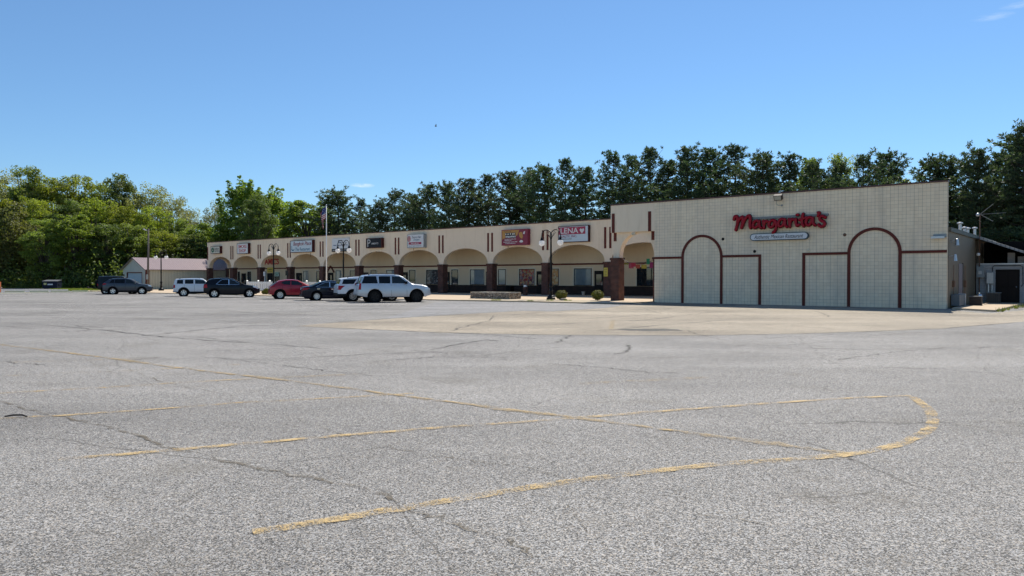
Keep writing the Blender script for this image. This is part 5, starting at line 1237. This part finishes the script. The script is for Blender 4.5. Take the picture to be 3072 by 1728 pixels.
car('parked_suv', 'boxy pearl white utility vehicle partly behind the black one', 'car', PAT, (551, 889))
rv = car('parked_suv', 'slate grey crossover at the left end of the parked row', 'car', RAV, (338.5, 883.4))
jp = car('parked_off_roader', 'dark boxy off roader with a rear cargo tray, behind the slate grey crossover', 'car', JEEP, (317, 882.2))
mb = MB(); mb.box(-1.75,-.78,-.55,.55,.62,.68); mb.box(-1.75,-1.7,-.55,.55,.68,.8); mb.tube([(-.8,0,.55),(-1.3,0,.6)], .04, 6); mb.build('cargo_tray', M['clad'], jp)
o = link('spare_wheel', WH[(.385, 5, False)][0], jp); o.location = (-.9, .1, 1.12); o.rotation_euler = (0, 0, -math.pi/2)

# ------------------------------------------------------------------ plants and trees
class Leaves(MB):
    def card(s, p, nrm, sz, asp=.6, rnd=random):
        n_ = Vector(nrm)
        if n_.length < 1e-4: n_ = Vector((0,0,1))
        n_.normalize(); a = n_.orthogonal().normalized(); g_ = rnd.uniform(0, 6.283)
        a = (a*math.cos(g_) + n_.cross(a)*math.sin(g_)); b = n_.cross(a)
        o = len(s.v); p = Vector(p); dr = n_*sz*.18
        s.v += [tuple(p-a*sz), tuple(p-b*sz*asp-dr), tuple(p+a*sz), tuple(p+b*sz*asp-dr)]; s.f.append((o, o+1, o+2, o+3))
def rdir(rnd):
    z = rnd.uniform(-1, 1); g_ = rnd.uniform(0, 6.283); r_ = math.sqrt(1-z*z); return Vector((r_*math.cos(g_), r_*math.sin(g_), z))
def clump(lv, c, r, n, sz, rnd, zs=.75):
    for _ in range(n):
        d = rdir(rnd); k = r*rnd.uniform(.35, 1.0)**.6
        lv.card(c + Vector((d.x*k, d.y*k, d.z*k*zs)), d*.7 + rdir(rnd)*.8 + Vector((0,0,.35)), sz*rnd.uniform(.6, 1.25), .62, rnd)
def broad(seed, H, Rr, base, nc, nl, sz, leafmat, barkmat, style='round'):
    """trunk + limbs and crown of a broadleaf tree, at unit scale H metres tall"""
    rnd = random.Random(seed); lv = Leaves(); tr = MB(); cs = []
    zc = (base+H)/2; hh = (H-base)/2
    tries = 0
    while len(cs) < nc and tries < 9000:
        tries += 1
        d = rdir(rnd); k = rnd.uniform(.25, 1)**.45
        if style == 'vase': prof = .55 + .45*((d.z*k+1)/2)
        else: prof = 1.0 if d.z > -.2 else .92
        lump = .74 + .38*noise.noise(d*1.9 + Vector((seed*3.1, 0, 0)))
        c = Vector((d.x*k*Rr*prof*lump*1.05, d.y*k*Rr*prof*lump*1.05, zc + d.z*k*hh*(.86+.2*lump)))
        if c.z < base*.8 or c.z > H-.3: continue
        cs.append(c)
    for c in cs:
        r_ = rnd.uniform(.085, .15)*Rr*1.5
        if style == 'vase' and c.z > zc+hh*.35:
            for q in range(5): clump(lv, c + Vector((c.x*.05*q, c.y*.05*q, q*r_*.55)), r_*(1-.15*q)*.6, max(4, nl//4), sz, rnd, 1.0)
        clump(lv, c, r_, nl, sz, rnd)
    tr.tube([(0,0,0),(rnd.uniform(-.2,.2),rnd.uniform(-.2,.2),base*.6),(0,0,zc),(rnd.uniform(-.4,.4),0,H*.85)], [H*.020,H*.016,H*.010,H*.003], 8)
    for c in cs[::3]:
        z0 = rnd.uniform(base*.5, max(base*.9, c.z*.7)); mid = Vector((c.x*.5, c.y*.5, (z0+c.z)*.5+rnd.uniform(-.3,.5)))
        tr.tube([(0,0,z0), mid, c], [H*.007,H*.0045,H*.0012], 5, False)
    return tr.build_mesh('trunk', barkmat), lv.build_mesh('crown', leafmat)
def build_mesh(s, name, mat, ang=None):
    me = bpy.data.meshes.new(name); me.from_pydata(s.v, [], s.f); me.materials.append(mat); return me
MB.build_mesh = build_mesh
def pine(seed, H, Rr, bare, dens=1.0, spread=None):
    rnd = random.Random(seed); lv = Leaves(); tr = MB()
    bend = Vector((rnd.uniform(-.3,.3), rnd.uniform(-.3,.3), 0))
    tr.tube([(0,0,0), bend*.4+Vector((0,0,H*.5)), bend+Vector((0,0,H*.97))], [H*.013,H*.009,H*.002], 7)
    z = bare
    while z < H*.985:
        t_ = (z-bare)/(H-bare)
        prof = ((min(1, .72+t_*1.1) if t_ < .35 else 1.0)*(1-max(0, t_-.48)/.54)**.75 + .05)*(1+.35*noise.noise(Vector((z*.55, seed, 0))))
        nb = rnd.randint(4, 6); a0 = rnd.uniform(0, 6.28)
        for b in range(nb):
            g_ = a0 + b*6.283/nb + rnd.uniform(-.35,.35); ln = Rr*prof*rnd.uniform(.45, 1.15)*(1+.38*math.cos(g_-seed*2.1-z*.45))
            if rnd.random() < .12: continue
            o = bend*(z/H) + Vector((0,0,z)); d = Vector((math.cos(g_), math.sin(g_), 0)); rise = ln*(rnd.uniform(.10,.45)*(.5+t_) + .55*max(0, t_-.45))
            mid = o + d*ln*.55 + Vector((0,0,rise*.25)); tip = o + d*ln + Vector((0,0,rise))
            tr.tube([o, mid, tip], [H*.0035,H*.0022,H*.0008], 4, False)
            ntf = max(5, int(ln*7.6*dens))
            for k in range(ntf):
                f = rnd.uniform(.28, 1.03); p = o.lerp(mid, f/.55) if f < .55 else mid.lerp(tip, (f-.55)/.45)
                side = Vector((-d.y, d.x, 0))*rnd.uniform(-.34,.34)*ln*(.4+f*.5)
                c = p + side + Vector((0,0,rnd.uniform(-.05,.28)))
                for q in range(11):
                    e = (d*.5 + Vector((0,0,.75)) + rdir(rnd)*.95).normalized()
                    r2 = rnd.uniform(.12,.30); a_ = c + e*r2*.2; s_ = e.cross(rdir(rnd)).normalized()*rnd.uniform(.035,.065)
                    oo = len(lv.v); b_ = a_ + e*r2*1.5; m2 = a_ + e*r2*.8
                    lv.v += [tuple(a_), tuple(m2-s_), tuple(b_), tuple(m2+s_)]; lv.f.append((oo, oo+1, oo+2, oo+3))
        z += rnd.uniform(.38,.62)*(1 if t_ < .8 else .7)
    return tr.build_mesh('trunk', M['bark']), lv.build_mesh('crown', M['needle'])
PINES = [pine(11, 17, 3.9, 5.0), pine(12, 17, 3.4, 6.2, .9), pine(13, 17, 4.2, 5.6), pine(14, 17, 3.0, 7.0, .75), pine(15, 17, 4.2, 2.0, 1.05), pine(16, 17, 3.6, 4.6, 1.1), pine(17, 17, 3.8, 6.4, .85)]
K = {'y': broad(21, 20, 5.4, 3.0, 190, 110, .165, M['leaf_y'], M['bark']), 'y2': broad(22, 20, 6.0, 2.4, 200, 110, .165, M['leaf_y'], M['bark']),
     'g': broad(23, 20, 5.2, 2.0, 190, 110, .165, M['leaf_g'], M['bark']), 'd': broad(24, 20, 5.0, 2.6, 185, 110, .165, M['leaf_d'], M['bark']),
     'p': broad(25, 20, 6.2, 5.0, 150, 60, .18, M['leaf_p'], M['bark_pale']), 'm': broad(26, 20, 6.4, 1.2, 210, 95, .21, M['leaf_m'], M['bark'], 'vase'),
     'm2': broad(27, 20, 5.2, 3.0, 150, 92, .21, M['leaf_m'], M['bark']), 'o': broad(28, 14, 5.6, .8, 170, 90, .20, M['leaf_o'], M['bark'])}
def put_tree(name, label, cat, pos, H, Wd, meshes, h0, rz, group):
    t = thing(name, label, cat, pos, rz, group); k = H/h0; kw = k*Wd
    for nm, me in zip(('trunk', 'crown'), meshes):
        o = link(nm, me, t); o.scale = (kw, kw, k)
    return t
rnd = random.Random(77)
def wood(px, d, top, hw, kind, label, group='trees of the wood at the left'):
    H = 1.7 + (834-top)/2220*d*.975; rr = hw*(1.28 if d > 143 and px < 620 else 1.08)/2220*d
    base_r = {'y':5.0,'y2':5.5,'g':4.9,'d':4.7,'p':5.8,'m':5.4,'m2':4.9,'o':5.2}[kind]; h0 = 14 if kind == 'o' else 20
    k = H/h0
    put_tree('broadleaf_tree', label, 'tree', ((px-1536)/2220*d, d, 0), H, rr/base_r/k, K[kind], h0, rnd.uniform(0, 6.28), group)
for a in ((20,152,505,75,'p','pale topped tree at the left edge of the wood, on the skyline'), (88,148,487,64,'g','tall green tree peaking above the skyline near the left edge'),
          (160,150,508,72,'y2','yellowish crown on the skyline right of the leftmost peak'), (238,150,518,70,'y','yellow green crown on the skyline left of the dark peak'),
          (308,150,528,60,'y2','low yellow crown on the skyline touching the dark peak'), (372,146,515,62,'d','dark green tree peaking on the skyline above the garage gable'),
          (450,148,545,72,'p','pale open domed tree on the skyline above the garage roof'), (515,150,578,66,'p','pale sparse tree sloping down right of the domed one'),
          (585,165,622,55,'p','thin pale tree in the dip of the skyline'), (645,170,600,50,'p','thin grey tree just left of the spiky maple'),
          (-40,140,540,90,'y','tree cut off by the left edge, upper row'), (110,138,575,80,'y2','yellow green tree in the middle row above the dumpster'), (205,138,592,75,'d','dark shaded tree in the middle row right of the dumpster'),
          (290,138,588,70,'y','yellow green tree in the middle row above the boxy off roader'), (372,138,600,70,'y2','olive tree in the middle row above the slate crossover'), (455,140,612,70,'y','yellow tree in the middle row above the tall leaning pole'),
          (535,142,648,65,'g','green tree in the middle row above the garage ridge'), (610,140,660,60,'m2','bright tree in the middle row left of the maple'),
          (28,126,600,95,'o','big rounded olive tree in front at the left edge'), (140,124,650,80,'g','green tree in front right behind the dumpster'), (228,126,632,78,'m2','bright green tree in front of the wood right of the bare pole'),
          (320,128,668,72,'d','dark tree in front behind the boxy off roader'), (408,130,668,72,'g','green tree in front directly behind the garage gable'), (492,131,690,68,'y','yellow green tree in front behind the garage roof'), (572,131,700,66,'d','dark tree in front behind the arcade left end'), (660,134,700,66,'g','green tree in front below the spiky maple')):
    wood(*a)
wood(748, 134, 562, 112, 'm', 'big bright maple with spiky shoots above the tattoo sign', 'leafy trees behind the arcade')
wood(850, 140, 580, 85, 'm2', 'bright tree directly right of the spiky maple', 'leafy trees behind the arcade')
wood(918, 130, 587, 88, 'm2', 'bright green tree just left of the flag', 'leafy trees behind the arcade')
wood(975, 150, 612, 70, 'g', 'green tree behind the flag and the first pine', 'leafy trees behind the arcade')
put_tree('broadleaf_tree', 'dark green tree right behind the garage end, shading its roof', 'tree', fr(-102.0, 21.5), 15.5, 1.1, K['d'], 20, 1.0, 'leafy trees behind the arcade')
def dist_for(px, w):
    # depth of the row parallel to the arcade
    k = (px-1536)/2220
    return (w + OX*WX + OY*WY)/(k*WX + WY)
rp = random.Random(5)
def pine_at(px, top, w, v, wd, label, group='pines behind the buildings'):
    d = dist_for(px, w); H = 1.7 + (834-top)/2220*d*.955
    put_tree('pine_tree', label, 'tree', ((px-1536)/2220*d, d, 0), H, wd*.95*17/H, PINES[v], 17, rp.uniform(0, 6.28), group)
for a in ((1022,566,34,4,1.40,'dense dark pine just right of the flag'), (1082,592,38,6,0.88,'low pine above the white sign with black strip'), (1135,600,34,6,0.99,'lowest pine above the dark navy sign'),
          (1183,566,37,6,1.29,'pine above the wall stripes right of the dark navy sign'), (1238,575,36,5,1.02,'pine above the pale hair salon sign, left side'), (1287,547,36,0,1.08,'pine above the pale hair salon sign, right side'),
          (1349,541,35,5,1.01,'pine above the third pair of stripes from the realty sign'), (1407,527,34,1,1.26,'pine above the blank fascia bay, left'), (1468,517,36,3,1.06,'slim pine above the blank fascia bay, right'),
          (1528,505,35,1,1.17,'pine above left corner of the maroon sign'), (1588,503,37,0,1.00,'pine above right corner of the maroon sign'), (1638,490,34,2,1.12,'broad pine directly above the nearest twin globe lamp'),
          (1693,467,34,3,0.87,'thin spire pine above the realty sign, left side'), (1758,492,34,1,1.22,'pine above the realty sign, right side'), (1838,449,35,6,1.02,'tall pine above the left corner of the portal panel'),
          (1895,462,36,6,0.93,'pine above the middle of the portal panel'), (1955,434,35,3,1.11,'spire pine above the right stripe of the portal panel'), (2008,470,35,1,0.99,'short pine above the left end of the block wall'),
          (2063,431,34,0,1.11,'dense peaked pine above the left painted arch'), (2135,436,35,3,1.22,'open thin pine above the right side of the left painted arch'), (2204,425,36,3,1.11,'thin forked pine left of the sky gap above the red script'),
          (2290,452,34,2,1.02,'pine reaching left into the sky gap, left of the boxy floodlight'), (2365,456,36,0,0.93,'pine directly above the boxy floodlight'), (2440,478,33,6,0.85,'pine before the yellow green tree above the red script'), (2515,480,34,6,0.86,'pine before the yellow green tree, right side'),
          (2592,456,33,6,0.87,'dark dense pine above the right painted arch, left part'), (2640,452,37,4,0.95,'dark dense pine above the right painted arch, right part'),
          (2785,464,38,6,1.12,'rounded pine above the right end of the block wall'), (2838,470,38,4,0.86,'pine just right of the block wall corner'), (2925,438,35,4,0.89,'pine above the mushroom vents'),
          (2985,450,43,4,0.81,'pine between the vents and the antenna, farther back'), (3062,368,36,4,0.99,'tallest near pine at the right edge'), (3125,372,38,4,1.42,'pine cut off by the right edge')):
    pine_at(*a)
for px, top, w, kd, hw, lb in ((2425,452,48,'m2',62,'yellow green tree peeping over pines above the red script, left crown'), (2520,451,50,'y',62,'yellow green tree peeping over pines above the red script, right crown'), (2690,520,46,'y',60,'yellow green tree low on the right side of the sky gap'), (2880,560,40,'m2',60,'leafy green tree behind the mushroom vents'), (3020,600,42,'d',80,'dark leafy tree behind the antenna arms')):
    d = dist_for(px, w); wood(px, d, top, hw, kd, lb, 'leafy trees behind the restaurant')

# round shrubs and small plants
def shrub_mesh(seed, r, n=3400, sz=.045):
    rnd = random.Random(seed); lv = Leaves()
    for _ in range(n):
        d = rdir(rnd); k = r*(.84+.22*noise.noise(d*3+Vector((seed,0,0)))+.1*noise.noise(d*9))*rnd.uniform(.62, 1.03)
        lv.card(Vector((d.x*k, d.y*k, max(.02, r*.74+d.z*k*.8))), d + rdir(rnd)*.7, sz*rnd.uniform(.6,1.3), .5, rnd)
    return lv.build_mesh('foliage', M['shrub'])
def shrub(label, x, w, r, seed, z=.066):
    t = fthing('round_shrub', label, 'shrub', x, w, z, 'clipped shrubs on the walkway')
    link('foliage', shrub_mesh(seed, r), t); mb = MB(); mb.tube([(0,0,0),(0,0,r)], [.04,.02], 6)
    for k in range(6): mb.tube([(0,0,.1),(math.cos(k)*r*.5,math.sin(k)*r*.5,r*.9)], [.02,.006], 4)
    mb.build('stem', M['bark'], t)
shrub('round clipped shrub between the lamp and the tall brick pier', -24.75, -1.5, .5, 1); shrub('round clipped shrub against the tall brick pier', -22.05, -.75, .52, 2)
shrub('small shrub by the nose of the black utility vehicle', -58.5, -4.6, .42, 3)
shrub('tiny shrub right of the black utility vehicle nose', -59.6, -4.2, .28, 4)
def weeds(name, label, spots, seed, group=None, h=.2):
    rnd = random.Random(seed); lv = Leaves()
    for (x, y, r, n) in spots:
        for _ in range(n):
            a = rnd.uniform(0,6.28); k = r*math.sqrt(rnd.random()); p = Vector((x+k*math.cos(a), y+k*math.sin(a), 0)); e = (Vector((0,0,1))+rdir(rnd)*.55).normalized(); e.z = abs(e.z)
            s_ = e.cross(rdir(rnd)).normalized()*.012; hh = h*rnd.uniform(.4,1.2); oo = len(lv.v)
            lv.v += [tuple(p-s_), tuple(p+s_), tuple(p+e*hh)]; lv.f.append((oo,oo+1,oo+2))
    o = link(name, lv.build_mesh(name, M['grass'])); o['kind'] = 'stuff'; return o
def F(x, w): p = fr(x, w); return p.x, p.y
weeds('weeds', '', [(*F(2.62,-2.0),.2,60),(*F(2.68,-.9),.12,20),(*F(2.75,1.0),.1,15),(*F(2.8,3.0),.2,40),(*F(2.85,5.0),.35,90),(*F(2.7,.2),.15,30)], 4, h=.24).location.z = .0
weeds('weeds', '', [(*F(-28.0,-5.2),.4,130),(*F(-25.0,-5.0),.25,90),(*F(-23.4,-2.6),.3,90),(*F(-24.4,-3.4),.3,80)], 5, h=.13).location.z = .06
# stone by the shrub
mb = MB(); mb.sphere((0,0,.08), .2, 9, 6, 1, .6); o = mb.build('rock', M['stone'], None, smooth=True); tag(o, 'grey rock in the pebbly strip beside the round shrub', 'rock'); o.location = fr(-24.0, -2.3, .06); o.scale = (1.3, .8, .9)
# lawn edge and undergrowth below the wood
rnd = random.Random(9); lv = Leaves()
for _ in range(26000):
    px = rnd.uniform(-120, 700); d = rnd.choice((rnd.uniform(121, 127), rnd.uniform(128, 136), rnd.uniform(140, 150))) if px < 560 else rnd.uniform(124,140); x = (px-1536)/2220*d; zz = abs(rnd.gauss(0, 2.6))*(1 if d < 128 else 1.5)
    lv.card((x, d, zz*(.6+.5*math.sin(px*.05)**2)), rdir(rnd)+Vector((0,-.4,.3)), rnd.uniform(.14,.30), .6, rnd)
for _ in range(22000):
    px = rnd.uniform(-160, 720); d = rnd.uniform(160, 176); lv.card(((px-1536)/2220*d, d, min(11, abs(rnd.gauss(2, 5)))), rdir(rnd)+Vector((0,-.4,.3)), rnd.uniform(.22,.45), .6, rnd)
o = link('undergrowth', lv.build_mesh('undergrowth', M['leaf_d'])); o['kind'] = 'stuff'
lv = Leaves(); rnd = random.Random(10)
for _ in range(7000):
    px = rnd.uniform(150, 420); py = rnd.uniform(864, 873.5); p = gp(px, py)
    if px < 205 and py > 868: continue
    e = (Vector((0,0,1))+rdir(rnd)*.5); oo = len(lv.v); s_ = Vector((.04,0,0)); hh = rnd.uniform(.06,.16)
    lv.v += [tuple(p-s_), tuple(p+s_), tuple(p+Vector((e.x*.1,e.y*.1,hh)))]; lv.f.append((oo,oo+1,oo+2))
o = link('grass', lv.build_mesh('grass', M['grass'])); o['kind'] = 'stuff'
